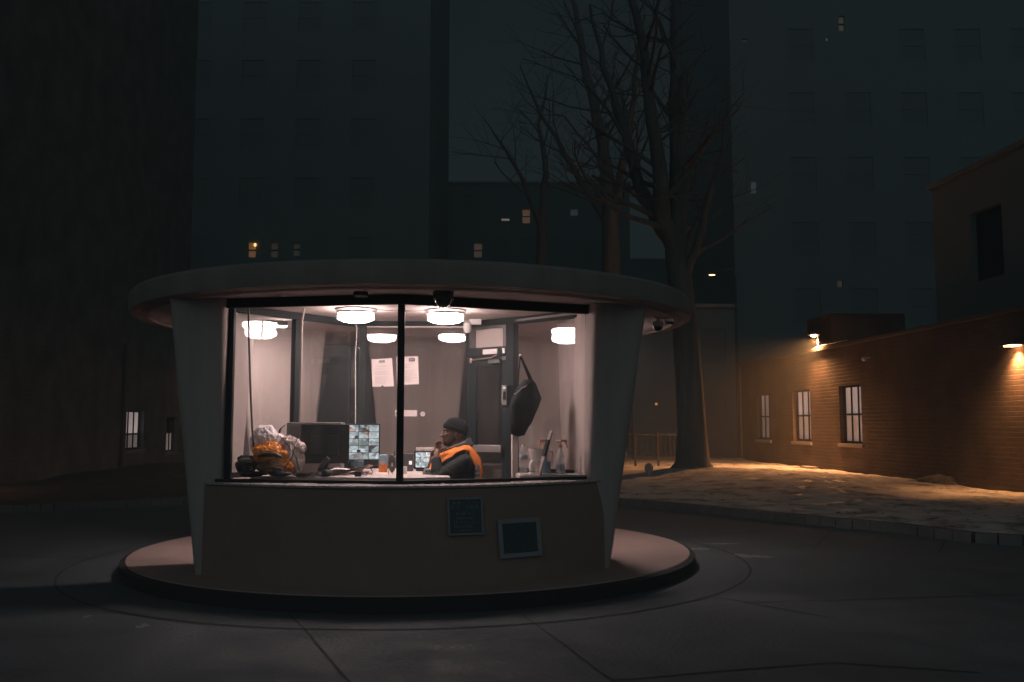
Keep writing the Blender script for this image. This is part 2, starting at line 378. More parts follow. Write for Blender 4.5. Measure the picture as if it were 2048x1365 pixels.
# salt and scuff marks on the road
sm = MB()
salt = mat('salt stain', (.21, .20, .195), .85, var=.35, vscale=18)
for (px, py, w, h) in [(1500, 1113, .5, .06), (1530, 1115, .25, .04), (1300, 1105, .22, .04), (1390, 1098, .35, .05), (1170, 1178, .4, .05), 
                       (285, 1253, .12, .03), (1540, 1047, .2, .03), (1445, 1088, .5, .04), (175, 1234, .1, .02)]:
    x, y, _ = G(px, py); n = 14; ps = []
    for k in range(n):
        a = 2 * pi * k / n; rr = .75 + 1.1 * noise.noise(Vector((k * 1.9, px, 0)))
        ps.append((x + cos(a) * w * rr / 2, y + sin(a) * h * 2.5 * rr, .0025))
    sm.add(ps, [tuple(range(n))])
tag(sm.build('salt_stains', salt), kind='structure')

snow_m = patch_mat('dirty snow over turf', (.08, .065, .045), (.56, .53, .50), 2.0, .43, .09, rough=(.9, .55), bump=.4)
turf_m = patch_mat('dark winter turf', (.035, .035, .03), (.11, .10, .09), 3.0, .55, .12, rough=(.9, .8))
XR = lambda y: 8.8 - .065 * (y - 24)          # line of the right-hand brick wall
XL = lambda y: -10.6 - .088 * (y - 19)        # line of the left-hand brick wall
kr = [G(px, py) for px, py in ((1180, 1003), (1245, 1011), (1330, 1018), (1400, 1025), (1550, 1041), (1700, 1056), (1810, 1066), (1870, 1075), (1960, 1086), (2060, 1092), (2200, 1100))]
kl = [G(px, py) for px, py in ((-260, 1048), (-100, 1034), (0, 1026), (100, 1022), (200, 1017), (300, 1012), (390, 1007), (470, 1004))]
def verge(name, line, back, m, hf, n=60):
    # line: kerb points from far/left to near/right; back(t) -> far edge point
    pts = [Vector(p[:2]) for p in line]; seg = [(b - a).length for a, b in zip(pts, pts[1:])]; tot = sum(seg)
    def at(t):
        s = t * tot
        for a, b, q in zip(pts, pts[1:], seg):
            if s <= q + 1e-9: return a.lerp(b, s / q)
            s -= q
        return pts[-1]
    mb = MB(); cols = 110; rows = n; vs = []
    for i in range(cols + 1):
        a = at(i / cols); b = Vector(back(i / cols))
        for k in range(rows + 1):
            t = (k / rows) ** 1.4; p = a.lerp(b, t)
            vs.append((p.x, p.y, hf(p.x, p.y, t)))
    fs = [(i * (rows + 1) + k, (i + 1) * (rows + 1) + k, (i + 1) * (rows + 1) + k + 1, i * (rows + 1) + k + 1) for i in range(cols) for k in range(rows)]
    mb.add(vs, fs)
    return tag(mb.build(name, m, smooth=True, ang=180), kind='structure'), at
def hr(x, y, t):
    e = min(1, t * 9)
    h = .122 + e * (.05 * noise.noise(Vector((x * .5, y * .5, 0))) + .03 * noise.noise(Vector((x * 2, y * 2, 0))) + .014 * noise.noise(Vector((x * 7, y * 7, 0))))
    h += e * .16 * math.exp(-((x - 5.0) ** 2 / 7 + (y - 21.5) ** 2 / 14)) 
    h += e * .10 * math.exp(-((x - 4.4) ** 2 + (y - 22.3) ** 2) / .8)
    return h
def hl(x, y, t):
    e = min(1, t * 9)
    return .122 + e * (.05 * noise.noise(Vector((x * .6, y * .6, 0))) + .03 * noise.noise(Vector((x * 3, y * 3, 0))) + .28 * math.exp(-((x + 8.6) ** 2 / 2.2 + (y - 23.5) ** 2 / 3)))
def backr(t):
    y = 44 - 38 * t ** .8
    return (min(XR(y) + .15, XR(y) + .15) if t > .12 else 2 + (XR(y) - 2) * t / .12, y)
vr, atr = verge('snowy_verge', kr, backr, snow_m, hr, 90)
vl, atl = verge('dark_turf_verge', kl, lambda t: (XL(10 + 24 * t) if t < .75 else XL(28) + (t - .75) * 40, 10 + 26 * t), turf_m, hl)
def kerb(name, at, n, h=.118):
    mb = MB()
    for i in range(n):
        a, b = at(i / n), at((i + 1) / n); d = (b - a).normalized(); nn = Vector((d.y, -d.x)) * (1 if True else 1)
        if nn.y > 0: nn = -nn
        g_ = .004; dz = .008 * noise.noise(Vector((i * 1.7, 0, 0)))
        a2 = a + d * g_; b2 = b - d * g_; o = nn * (.02 * noise.noise(Vector((i * .9, 3, 0))))
        q = [a2 + nn * .10 + o, b2 + nn * .10 + o, b2 - nn * .05, a2 - nn * .05]
        mb.prism(q, -.02, h + dz)
    return tag(mb.build(name, kerb_m, bevel=.006), kind='structure')
kerb('kerb_stones', atr, 34); kerb('kerb_stones_far', atl, 30)
# slabs of old snow lying along the kerb top
heap = MB()
hx, hy, _ = G(2010, 985)
heap.ell((hx + .15, hy + 1.0, .12), (1.35, .9, .26), 40, 16, fn=lambda p, q: q * (1 + .12 * noise.noise(p * 3) + .06 * noise.noise(p * 9)))
tag(heap.build('snow_bank', patch_mat('grit covered snow', (.05, .045, .04), (.30, .27, .25), 4, .5, .1), smooth=True, ang=180), 'low heap of gritty snow lying on the verge at the right edge', 'snow bank')

ll = MB(); rr_ = random.Random(5)
for k in range(420):
    t_ = rr_.random(); a_ = atr(t_); yb = 44 - 38 * t_ ** .8; q_ = rr_.random() ** 1.3 * .95 + .01
    b_ = Vector(backr(t_)); p_ = a_.lerp(b_, q_)
    if noise.noise(Vector((p_.x * .8, p_.y * .8, 3))) < -.05: continue
    h_ = hr(p_.x, p_.y, q_ ** (1 / 1.4)) + .012; w_ = rr_.uniform(.02, .07); an = rr_.uniform(0, 6.3); c_, s_ = cos(an), sin(an)
    ll.add([(p_.x + c_ * w_, p_.y + s_ * w_, h_ + .008), (p_.x - s_ * w_ * .5, p_.y + c_ * w_ * .5, h_), (p_.x - c_ * w_, p_.y - s_ * w_, h_ + .012), (p_.x + s_ * w_ * .5, p_.y - c_ * w_ * .5, h_ + .004)], [(0, 1, 2, 3)])
tag(ll.build('leaf_litter', mat('dead leaves', (.05, .035, .022), .9)), kind='stuff')

# ------------------------------------------------------------------ the booth
bo = thing('guard_booth', 'round concrete guard booth with flared piers, wide disc roof and lit glass front', 'guard booth', tuple(BC), PH)
bo['kind'] = 'thing'
del bo['kind']
RC, ZC, ZP = 2.79, 2.38, .12
def ringpts(r, n=96): return [(r * cos(2 * pi * i / n), r * sin(2 * pi * i / n)) for i in range(n)]
c = MB(); c.lathe([(2.60, ZC + .006), (2.62, ZC - .012), (2.66, ZC - .012), (2.68, ZC + .004), (RC - .05, ZC + .0), (RC - .012, ZC + .012), (RC, ZC + .05), (RC, ZC + .17), (RC - .03, ZC + .20), (2.5, ZC + .235), (1.2, ZC + .27), (.05, ZC + .28)], 128)
c.build('canopy', fascia_m, bo, smooth=True, ang=40)
c = MB(); c.lathe([(.01, ZC + .003), (2.598, ZC + .003), (2.598, ZC + .02), (.01, ZC + .02)], 128); c.build('soffit', soffit_m, bo)
c = MB(); c.lathe([(.02, .02), (2.745, .02), (2.745, ZP - .02), (2.73, ZP), (.02, ZP)], 128); c.build('platform', platf_m, bo, smooth=True, ang=40)
c = MB(); c.lathe([(2.746, 0), (2.785, 0), (2.785, ZP - .02), (2.746, ZP - .008)][::-1], 128); c.build('platform_shade_band', mat('shade dark band', (.018, .02, .02), .8), bo, smooth=True, ang=40)  # dark band added round the platform; shade on its side put into colour
# enclosure plan (booth frame)
FLc, FMc, FRc = Vector((-1.54, -1.75)), Vector((-.135, -2.15)), Vector((1.475, -1.64))
BLc, BRc, DPc = Vector((-.55, -.28)), Vector((.508, -.36)), Vector((.905, -.735))
FR3 = Vector((1.47, -1.39))
FL3 = Vector((-1.60, -1.50))
ZS, ZT = .905, 2.352
def arcpts(a, m, b, n=20):   # smooth curve through three plan points
    out = []
    for i in range(n + 1):
        t = i / n; out.append(a * (2 * (t - .5) * (t - 1)) + m * (4 * t * (1 - t)) + b * (2 * t * (t - .5)))
    return out
def lerp3(a, b, t): return a.lerp(b, t)
# bowed lower wall
A = arcpts(Vector((-1.735, -1.72)), Vector((-.08, -2.38)), Vector((1.60, -1.68)))
Bk = [p + Vector((0, .16)) for p in A]
wb = MB(); wb.prism([p + Vector((0, -.13 * (1 - (p.x / 1.8) ** 2))) for p in A] + Bk[::-1], ZP - .01, .862, A + Bk[::-1]); wb.build('front_wall', wallbr, bo, smooth=True, bevel=.008, ang=30)
A2 = [p + Vector((0, -.025)) for p in A]
sb = MB(); sb.prism(A2 + [p + Vector((0, .01)) for p in Bk[::-1]], .863, .884)
sb.build('sill', mat('wet stone ledge', (.42, .36, .34), .35, var=.3, vscale=30, bump=.8, bscale=80, rvar=.25), bo, smooth=True, bevel=.006, ang=30)
def polyframe(name, pts, w, z0, z1, m, off=0, parent=bo):
    mb = MB()
    for a, b in zip(pts, pts[1:]): 
        a = Vector(a); b = Vector(b); d = (b - a).normalized()
        mb.beam(a - d * w * .0, b + d * w * .0, w, z0, z1, off)
    return mb.build(name, m, parent)
wf = MB()
FL2, FR2 = FLc + Vector((-.06, .02)), FRc + Vector((.06, .03))
# front window frame: sill rail, head rail, jambs, centre mullion
def rail(mb, w, z0, z1, dl, dr, dy=0):
    pts = [FLc + Vector((-dl, dl * .27 + dy)), FMc + Vector((0, dy)), FRc + Vector((dr, dr * .3 + dy))]
    h = Vector((0, w / 2)); mb.prism([p - h for p in pts] + [p + h for p in pts[::-1]], z0, z1)
rail(wf, .10, .885, ZS + .004, .10, .12, -.01)
wf.build('bottom_rail', black_m, bo, bevel=.004)
wf = MB(); rail(wf, .12, ZT, 2.382, .11, .10, 0); rail(wf, .07, 2.30, ZT - .001, .10, .09, -.075 ); 
wf = MB(); rail(wf, .14, ZT, 2.381, .09, .09, 0); wf.build('head_rail', black_m, bo, bevel=.004)
wf = MB(); rail(wf, .05, 2.305, 2.381, .12, .12, -.10); wf.build('roller_housing', black_m, bo, bevel=.004)
mu = MB(); mu.box(FMc.x - .028, FMc.x + .028, FMc.y - .05, FMc.y + .04, ZS + .004, ZT - .001); mu.build('mullion', black_m, bo, bevel=.004)
for (cc, sx) in ((FLc, 1), (FRc, -1)):
    mu = MB(); mu.box(cc.x - .022, cc.x + .022, cc.y - .045, cc.y + .045, ZS + .004, ZT - .001); mu.build('jamb', black_m, bo, bevel=.003)
for a, b in ((FLc + Vector((.024, -.006)), FMc + Vector((-.03, .008))), (FMc + Vector((.03, .008)), FRc + Vector((-.024, -.006)))):
    gp = MB(); gp.beam(a, b, .006, ZS + .006, ZT - .003); gp.build('window_pane', glass, bo)
# piers
def pier(name, bot, top, z0=ZP - .005, z1=ZC + .002, bev=.06):
    mb = MB(); n = 8; m_ = len(bot)
    vs = []
    for i in range(n + 1):
        t = i / n
        for a, b in zip(bot, top): vs.append((a[0] + (b[0] - a[0]) * t, a[1] + (b[1] - a[1]) * t, z0 + (z1 - z0) * t))
    fs = [tuple(range(m_ - 1, -1, -1)), tuple(range(n * m_, (n + 1) * m_))]
    for i in range(n):
        for k in range(m_): fs.append((i * m_ + k, i * m_ + (k + 1) % m_, (i + 1) * m_ + (k + 1) % m_, (i + 1) * m_ + k))
    mb.add(vs, fs)
    return mb.build(name, concrete, bo, smooth=True, ang=50)
def rounded(poly, r, k=4):
    out = []; n = len(poly); P_ = [Vector(p) for p in poly]
    for i in range(n):
        a, b, c_ = P_[i - 1], P_[i], P_[(i + 1) % n]
        p0 = b + (a - b).normalized() * r; p1 = b + (c_ - b).normalized() * r
        for q in range(k + 1):
            t = q / k; out.append((p0 * (1 - t) ** 2 + b * 2 * t * (1 - t) + p1 * t * t))
    return out
for s in (-1, 1):
    bot = [(-1.815, -1.62), (-1.575, -1.66), (-1.60, -1.08), (-1.93, -.95)]
    top = [(-2.03, -1.86), (-1.565, -1.93), (-1.555, -.50), (-2.20, -.35)]
    if s > 0:
        bot = [(1.66, -1.62), (1.44, -1.66), (1.34, -1.08), (1.80, -.95)][::-1]; top = [(1.96, -1.86), (1.48, -1.93), (1.35, -.62), (2.12, -.35)][::-1]
    pier('pier', rounded(bot, .07), rounded(top, .07))
bc, tp = [(-.355, 1.35), (.35, 1.35), (.29, 1.65), (-.30, 1.65)], [(-.59, 1.28), (.59, 1.28), (.59, 1.9), (-.59, 1.9)]
pier('pier', rounded(bc, .05), rounded(tp, .05))
bl, tl_ = [(-1.62, .35), (-1.19, .80), (-1.4, 1.05), (-1.83, .6)], [(-1.88, .25), (-1.01, .82), (-1.32, 1.35), (-2.15, .8)]
pier('pier', rounded(bl, .05), rounded(tl_, .05))
br_, tr_ = [(-x, y) for x, y in bl][::-1], [(-x, y) for x, y in tl_][::-1]
pier('pier', rounded(br_, .05), rounded(tr_, .05))
# back enclosure: low wall, frames, glass
for a, b in ((FL3 + Vector((.04, .0)), BLc), (BLc + Vector((.0, .002)), BRc), (DPc + Vector((.03, -.03)), FR3)):
    lw = MB(); lw.beam(a, b, .10, ZP - .002, .90); lw.build('back_wall', whitel, bo)
segs = ((FL3, BLc), (BLc, BRc), (BRc, DPc), (DPc, FR3))
for i, (a, b) in enumerate(segs):
    if i != 2: fm = MB(); fm.beam(a, b, .06, .902, .945); fm.build('back_sill_rail', black_m, bo)
    fm = MB(); fm.beam(a, b, .07 + .002 * i, 2.335 if i == 1 else 2.32, 2.381); fm.build('back_head_rail', black_m, bo)
def post(p, w, d, z0, z1, name='post', m=black_m, rz=0):
    mb = MB(); q = Matrix.Rotation(rz, 2)
    mb.prism([Vector(p) + q @ Vector(c_) for c_ in ((-w / 2, -d / 2), (w / 2, -d / 2), (w / 2, d / 2), (-w / 2, d / 2))], z0, z1)
    return mb.build(name, m, bo, bevel=.003)
al = atan2(BLc.y - FL3.y, BLc.x - FL3.x)
pm = P(596, 760, -.8)
tm = .42
# left-back mullion seen at px 596
best = min((abs((FL3.lerp(BLc, t).x) / (DB + FL3.lerp(BLc, t).y) - (596 - 836) / 1840), t) for t in [i / 200 for i in range(201)])[1]
MLp = FL3.lerp(BLc, best)
post(MLp, .06, .06, .946, 2.318, rz=al)
post(BLc, .07, .07, .946, 2.334)
post(BRc, .05, .05, ZP, 2.334)
post(DPc, .09, .09, ZP, 2.318, rz=.9)
for a, b in ((FL3, MLp), (MLp, BLc), (BLc, BRc), (DPc, FR3)):
    a = Vector(a); b = Vector(b); d = (b - a).normalized() * .036
    gp = MB(); gp.beam(a + d, b - d, .006, .947, 2.317); gp.build('back_pane', glassr, bo)
# small tape marks of white strip trim under the back head rail
tr = MB(); tr.beam(BLc + Vector((.04, -.045)), BRc + Vector((-.04, -.045)), .012, 2.318, 2.330); tr.build('trim', whitel, bo)
# door set between back-right corner and post
dv = (DPc - BRc); dl_ = dv.length; dd = dv.normalized(); dn = Vector((dd.y, -dd.x))   # dn towards camera side
dob = bpy.data.objects.new('door', None)
def DR(s, o=0): return BRc + dd * s - Vector((-dd.y, dd.x)) * o * -1
def dbox(mb, s0, s1, o0, o1, z0, z1):
    nn = Vector((-dd.y, dd.x)) * -1      # inward (towards booth interior / camera)
    ps = [BRc + dd * s0 + nn * o0, BRc + dd * s1 + nn * o0, BRc + dd * s1 + nn * o1, BRc + dd * s0 + nn * o1]
    if (ps[1] - ps[0]).cross(ps[2] - ps[1]) < 0: ps = ps[::-1]
    return mb.prism(ps, z0, z1)
S0, S1 = .03, dl_ - .05
ZD = 2.02
d = MB(); dbox(d, S0, S0 + .075, -.02, .02, ZP + .01, ZD); dbox(d, S1 - .06, S1, -.02, .02, ZP + .01, ZD)
dbox(d, S0 + .0751, S1 - .0601, -.02, .02, ZD - .10, ZD - .0002); dbox(d, S0 + .0751, S1 - .0601, -.02, .02, ZP + .01, ZP + .28)
door = d.build('door', black_m, bo, bevel=.002)
d = MB(); dbox(d, S0 + .076, S1 - .061, -.003, .003, ZP + .281, ZD - .101); d.build('door_glass', glassr, door)
d = MB(); dbox(d, S0 + .02, S1 - .03, .05, .075, 1.085, 1.155); d.build('push_bar', steel, door, bevel=.004)
d = MB(); dbox(d, S0 + .26, S0 + .40, .021, .055, ZD - .075, ZD - .035)
dbox(d, S0 + .42, S0 + .55, .021, .04, ZD - .05, ZD - .01); d.build('door_closer', darkgrey, door, bevel=.003)
# header panel above the door with light sign strip and arm
d = MB(); dbox(d, .0, dl_ - .05, -.03, .03, ZD + .005, ZD + .09); d.build('door_header', black_m, bo)
d = MB(); dbox(d, .10, dl_ - .09, -.012, .012, ZD + .091, ZD + .27); d.build('transom_panel', mat('beige board', (.45, .37, .345), .7, var=.08), bo)
d = MB(); dbox(d, .03, dl_ - .05, -.03, .03, ZD + .271, 2.319); dbox(d, .03, .0998, -.03, .03, ZD + .0911, ZD + .2709); dbox(d, dl_ - .0898, dl_ - .05, -.03, .03, ZD + .0911, ZD + .2709); d.build('transom_frame', mat('scuffed dark metal', (.10, .09, .085), .4, metal=.5, var=.5, vscale=14), bo)
d = MB(); dbox(d, .22, .40, .031, .05, ZD + .018, ZD + .068); d.build('latch_plate', whitep, bo, bevel=.002)
d = MB(); dbox(d, .46, .49, .031, .045, ZD + .02, ZD + .07); d.build('keeper', whitep, bo)
nn = Vector((-dd.y, dd.x)) * -1
pA = BRc + dd * .05 + nn * .03; pB = BRc + dd * .36 + nn * .14
d = MB(); d.tube([(*pA, 1.99), (*(BRc + dd * .34 + nn * .07), 2.0)], .008); d.tube([(*(BRc + dd * .34 + nn * .07), 2.0), (*(BRc + dd * .38 + nn * .03), 2.03)], .006)
d.box(pA.x - .01, pA.x + .01, pA.y - .01, pA.y + .01, 1.965, 2.01); d.build('closer_arm', mat('brassy steel', (.6, .42, .32), .35, metal=.8), bo)
# floor mat and ceiling fixings
d = MB(); d.prism([FLc + Vector((.1, .1)), FMc + Vector((0, .12)), FRc + Vector((-.1, .1)), DPc - dd * 0, BRc, BLc], ZP + .001, ZP + .014); d.build('floor', mat('dark vinyl floor', (.12, .10, .095), .5, var=.1), bo)
# conduits along the ceiling and wall
d = MB(); q0 = P(968, 636, -.35); q1 = P(1140, 608, -1.5)
d.tube([(.70, -.48, 2.345), (1.02, -.93, 2.35), (1.50, -1.55, 2.35)], .012); d.build('conduit', greym, bo)
# two thin hanging rods / cables at the left
def screen_path(pxs, v):
    out = []
    for px, py in pxs: out.append(P(px, py, v))
    return out
d = MB(); d.tube(screen_path([(497, 606), (498, 680), (501, 780), (504, 850), (508, 905)], -1.72), .0085, 8); 
tag(d.build('cable', mat('brown cable', (.10, .07, .06), .5), loc=tuple(BC), rz=PH), 'thin dark cable hanging straight down inside the left window corner', 'cable')
d = MB(); d.tube(screen_path([(618, 604), (609, 618), (604, 640), (603, 700), (601, 780), (600, 860), (600, 900)], -1.25), .010, 8)
tag(d.build('conduit', mat('grey conduit', (.42, .33, .30), .4, metal=.3), loc=tuple(BC), rz=PH), 'curved grey conduit running down from the ceiling behind the black monitor', 'conduit')
d = MB(); d.tube(screen_path([(711, 650), (714, 656), (713, 680), (711, 705), (711, 760), (711, 860), (712, 925)], -.42), .0045, 6)
tag(d.build('cable', whitep, loc=tuple(BC), rz=PH), 'thin white cable hanging at the back left corner post', 'cable')
# brackets on the head rail left
for px in (640, 672, 690): 
    d = MB(); u, v, z = P(px, 632 + (px - 640) * .12, -.66 if px < 660 else -.5); d.box(u - .035, u + .035, v - .03, v + .03, z - .02, z + .02); d.build('rail_bracket', darkgrey, bo, bevel=.003)

# ------------------------------------------------------------------ lamps in and around the booth
def ceiling_lamp(label, u, v):
    t = bthing('ceiling_lamp', label, 'lamp', u, v, ZC, 0, 'ceiling lamps in the booth')
    m = MB(); m.lathe([(.02, .002), (.185, .002), (.188, -.012), (.170, -.022), (.165, -.040), (.02, -.040)], 40); m.build('base_plate', steel, t, smooth=True)
    m = MB(); m.lathe([(.02, -.041), (.160, -.041), (.162, -.083), (.02, -.083)][::-1], 40); m.build('diffuser', lampglass, t, smooth=True)
    m = MB(); m.lathe([(.156, -.0835), (.15, -.092), (.12, -.108), (.07, -.119), (.01, -.122)][::-1], 40); m.build('bowl', lampglass, t, smooth=True)
    m = MB()
    for k in range(4):
        a = pi / 4 + k * pi / 2; m.box(.168 * cos(a) - .004, .168 * cos(a) + .004, .168 * sin(a) - .004, .168 * sin(a) + .004, -.094, -.03)
    for k in range(40):
        a, b = 2 * pi * k / 40, 2 * pi * (k + 1) / 40
        m.prism([(.164 * cos(a), .164 * sin(a)), (.164 * cos(b), .164 * sin(b)), (.172 * cos(b), .172 * sin(b)), (.172 * cos(a), .172 * sin(a))], -.090, -.084)
    m.build('trim_ring', steel, t)
    return t
u1 = P(712, 630, -1.28)[0]; u2 = P(891, 628, -1.28)[0]
ceiling_lamp('round glowing ceiling lamp left of the centre mullion', u1, -1.28)
ceiling_lamp('round glowing ceiling lamp right of the centre mullion, above the guard', u2, -1.28)
d = MB(); d.tube([(u1 + .17, -1.28, ZC - .008), (u1 + .5, -1.27, ZC - .010), (u2 - .17, -1.28, ZC - .008)], .007, 6); d.build('lamp_conduit', soffit_m, bo)
def flood(label, u, v, rz, px):
    t = bthing('flood_light', label, 'flood light', u, v, ZC, rz, 'flood lights under the booth roof')
    m = MB(); m.box(-.09, .09, -.05, .05, -.045, -.0005); m.build('housing', darkgrey, t, bevel=.006)
    m = MB(); m.box(-.08, .08, -.042, .042, -.050, -.0455); m.build('lens', ledm, t)
    return t
uf = P(556, 650, -.20)[0]
flood('small cold white flood light under the roof behind the left side glass', uf, -.20, .3, 0)
flood('small assumed flood light under the roof, unseen behind the right front pier', 2.02, -.05, -.3, 0)  # right flood is unseen, assumed from the light and shadows on that side

# dome / bullet cameras
def dome(name, label, u, v, z, s=1.0, mb_=whitep):
    t = bthing(name, label, 'security camera', u, v, z)
    m = MB(); m.lathe([(.01, 0), (.062 * s, 0), (.066 * s, -.012 * s), (.062 * s, -.05 * s), (.01, -.05 * s)], 28); m.build('housing', mb_, t, smooth=True)
    m = MB(); m.lathe([(.052 * s, -.0505 * s), (.05 * s, -.07 * s), (.038 * s, -.09 * s), (.018 * s, -.101 * s), (.002, -.104 * s)][::-1], 28); m.build('dome', mat('smoked dome', (.05, .045, .045), .12, spec=.8), t, smooth=True)
    return t
u, v, z = P(887, 578, -2.48); dome('dome_camera', 'dome security camera under the front roof edge above the centre window', u, v, ZC, 1.25, darkgrey)
mring = None
u, v, z = P(1316, 650, -.9)
t = bthing('dome_camera', 'pendant dome security camera on a bracket under the right side of the roof', 'security camera', u, v, ZC)
m = MB(); m.box(-.05, .11, -.04, .04, -.012, 0); m.tube([(0, 0, -.012), (0, 0, -.035)], .018); m.tube([(.07, 0, -.012), (.075, 0, -.05), (.06, -.01, -.06)], .012); m.build('bracket', whitep, t)
m = MB(); m.lathe([(.01, -.035), (.048, -.035), (.052, -.05), (.052, -.085), (.01, -.085)], 28); m.build('housing', whitep, t, smooth=True)
m = MB(); m.lathe([(.044, -.086), (.042, -.105), (.03, -.122), (.002, -.13)][::-1], 28); m.build('dome', MATS['smoked dome'], t, smooth=True)
u, v, z = P(1338, 648, -.55)
m = MB(); m.box(-.06, .06, -.05, .05, -.012, 0); m.box(-.05, .05, -.04, .04, -.02, -.0121)
bmesh1(m, 'junction_box', darkgrey, 'small dark junction box under the right side of the roof', 'junction box', u, v, ZC, bevel=.003)
u, v, z = P(722, 583, -2.36)
t = bthing('sensor_box', 'small dark sensor box under the front roof edge left of centre', 'sensor', u, v, ZC)
m = MB(); m.box(-.055, .055, -.035, .035, -.035, 0); m.build('housing', darkgrey, t, bevel=.004)
m = MB(); m.box(-.045, .045, -.037, -.0355, -.034, -.026); m.build('lens_strip', steel, t)
# inside bullet/dome camera
u, v, z = P(942, 632, -.62)
t = bthing('wall_camera', 'white camera with round lens under the ceiling above the door corner', 'security camera', u, v, ZC)
m = MB(); m.box(-.02, .10, -.03, .03, -.055, 0); m.build('bracket', whitep, t, bevel=.004)
m = MB(); Mx = Matrix.Rotation(.5, 3, 'X'); m.lathe([(.01, .02), (.036, .015), (.040, -.03), (.038, -.075), (.030, -.09), (.005, -.092)][::-1], 24, c=(-.035, -.02, -.045), M=Mx); m.build('housing', whitep, t, smooth=True)
m = MB(); m.lathe([(.004, -.0925), (.022, -.0925), (.022, -.096), (.004, -.096)][::-1], 20, c=(-.035, -.02, -.045), M=Mx); m.build('lens', darkgrey, t)

# ------------------------------------------------------------------ plaques on the front wall
def on_wall(px, py):
    best = None
    for vv in [-2.35 + i * .01 for i in range(80)]:
        u, v, z = P(px, py, vv)
        if u < A[0].x or u > A[-1].x: continue
        for a, b in zip(A, A[1:]):
            if a.x <= u <= b.x:
                w = a.y + (b.y - a.y) * (u - a.x) / (b.x - a.x)
                if best is None or abs(w - v) < best[0]: best = (abs(w - v), u, w, z, atan2(b.y - a.y, b.x - a.x))
    return best[1:]
def plaque(name, label, cat, x0, y0, x1, y1, fw, fm_, marks):
    cx, cy = (x0 + x1) / 2, (y0 + y1) / 2; u, v, z, an = on_wall(cx, cy)
    w = (x1 - x0) / 1840 * (DB + v); h = (y1 - y0) / 1840 * (DB + v) / .99
    lean = .13 * (1 - (u / 1.8) ** 2); dl2 = lean * (.862 - z) / .752
    t = bthing(name, label, cat, u + .01 * sin(an), v - .014 - dl2, z, an); t.rotation_euler.x = -math.atan(lean / .752)
    m = MB(); m.box(-w / 2 + fw, w / 2 - fw, -.006, .004, -h / 2 + fw, h / 2 - fw); m.build('panel', mat('dark plaque', (.035, .055, .06), .5), t)
    m = MB(); m.box(-w / 2, w / 2, -.018, .005, h / 2 - fw, h / 2); m.box(-w / 2, w / 2, -.018, .005, -h / 2, -h / 2 + fw)
    m.box(-w / 2, -w / 2 + fw, -.018, .005, -h / 2 + fw + .0002, h / 2 - fw - .0002); m.box(w / 2 - fw, w / 2, -.018, .005, -h / 2 + fw + .0002, h / 2 - fw - .0002)
    m.build('frame', fm_, t, bevel=.003)
    marks(t, w, h)
def lines(t, w, h):
    m = MB(); rr = random.Random(4)
    rows = [(.36, .70, .07), (.24, .78, .10), (.07, .5, .05), (-.05, .52, .03), (-.16, .64, .07), (-.27, .62, .06), (-.37, .3, .03)]
    for (yy, ww, hh) in rows:
        x = -ww * w / 2
        while x < ww * w / 2 - .006:
            lw_ = hh * h * .75; k = rr.random(); y0 = yy * h; H = hh * h
            if k < .8:
                m.box(x, x + .0028, -.0085, -.0062, y0 - H / 2, y0 + H / 2)
                if rr.random() < .6: m.box(x + .003, x + lw_ * .7, -.0085, -.0062, y0 + H / 2 - .003, y0 + H / 2)
                if rr.random() < .5: m.box(x + .003, x + lw_ * .7, -.0085, -.0062, y0 - .0015, y0 + .0015)
                if rr.random() < .4: m.box(x + lw_ * .7 + .0002, x + lw_ * .7 + .003, -.0085, -.0062, y0 - H / 2, y0 + H / 2)
            x += lw_ + .003
    m.build('lettering', mat('plaque lettering', (.22, .26, .26), .6), t)
def mesh_marks(t, w, h):
    m = MB(); rr = random.Random(9)
    for k in range(260):
        x, y = rr.uniform(-.40, .40) * w, rr.uniform(-.38, .38) * h
        m.box(x, x + rr.uniform(.003, .009), -.0085, -.0062, y, y + rr.uniform(.002, .005))
    m.build('speckle', mat('plaque speckle', (.10, .14, .145), .6), t)
plaque('notice_plaque', 'dark notice plaque with rows of lettering in a pale frame on the booth wall', 'plaque', 893, 996, 965, 1068, .016, mat('dull frame', (.22, .24, .26), .5), lines)
plaque('mesh_plaque', 'wider dark speckled panel in a thick pale frame, lower right on the booth wall', 'wall panel', 988, 1037, 1084, 1111, .036, mat('pale frame', (.26, .26, .27), .5), mesh_marks)

# ------------------------------------------------------------------ inside: desk, shelf and things
ZK = .925
desk = bthing('desk', 'pale laminate desk running round the inside of the booth', 'desk', 0, 0, 0)
m = MB(); m.prism([FLc + Vector((.16, .10)), FMc + Vector((.0, .10)), Vector((.27, -1.99)), Vector((.27, -1.75)), Vector((.05, -1.55)), Vector((.05, -.40)), Vector((-.42, -.40))], ZK - .03, ZK); m.build('desktop', whitel, desk, bevel=.003)
for (x, y) in ((-1.1, -1.6), (-.35, -.6), (-.1, -1.85), (0, -.6)):
    m = MB(); m.box(x - .02, x + .02, y - .02, y + .02, ZP + .014, ZK - .0305); m.build('leg', greym, desk)
shelf = bthing('shelf_unit', 'low white shelf unit under the right window with bottles on top', 'shelf', 1.15, -1.50, 0)
m = MB(); m.box(-.28, .33, -.20, .10, .885, ZK - .002); m.build('shelf_top', whitel, shelf, bevel=.003)
m = MB(); m.box(-.26, -.24, -.18, .08, ZP + .014, .8845); m.build('side_panel', whitel, shelf)
m = MB(); m.box(.27, .29, -.18, .08, ZP + .014, .8845); m.build('side_panel', whitel, shelf)
m = MB(); m.box(-.26, .02, -.19, -.02, ZK - .0015, ZK + .004); m.build('loose_lid', whitel, shelf)
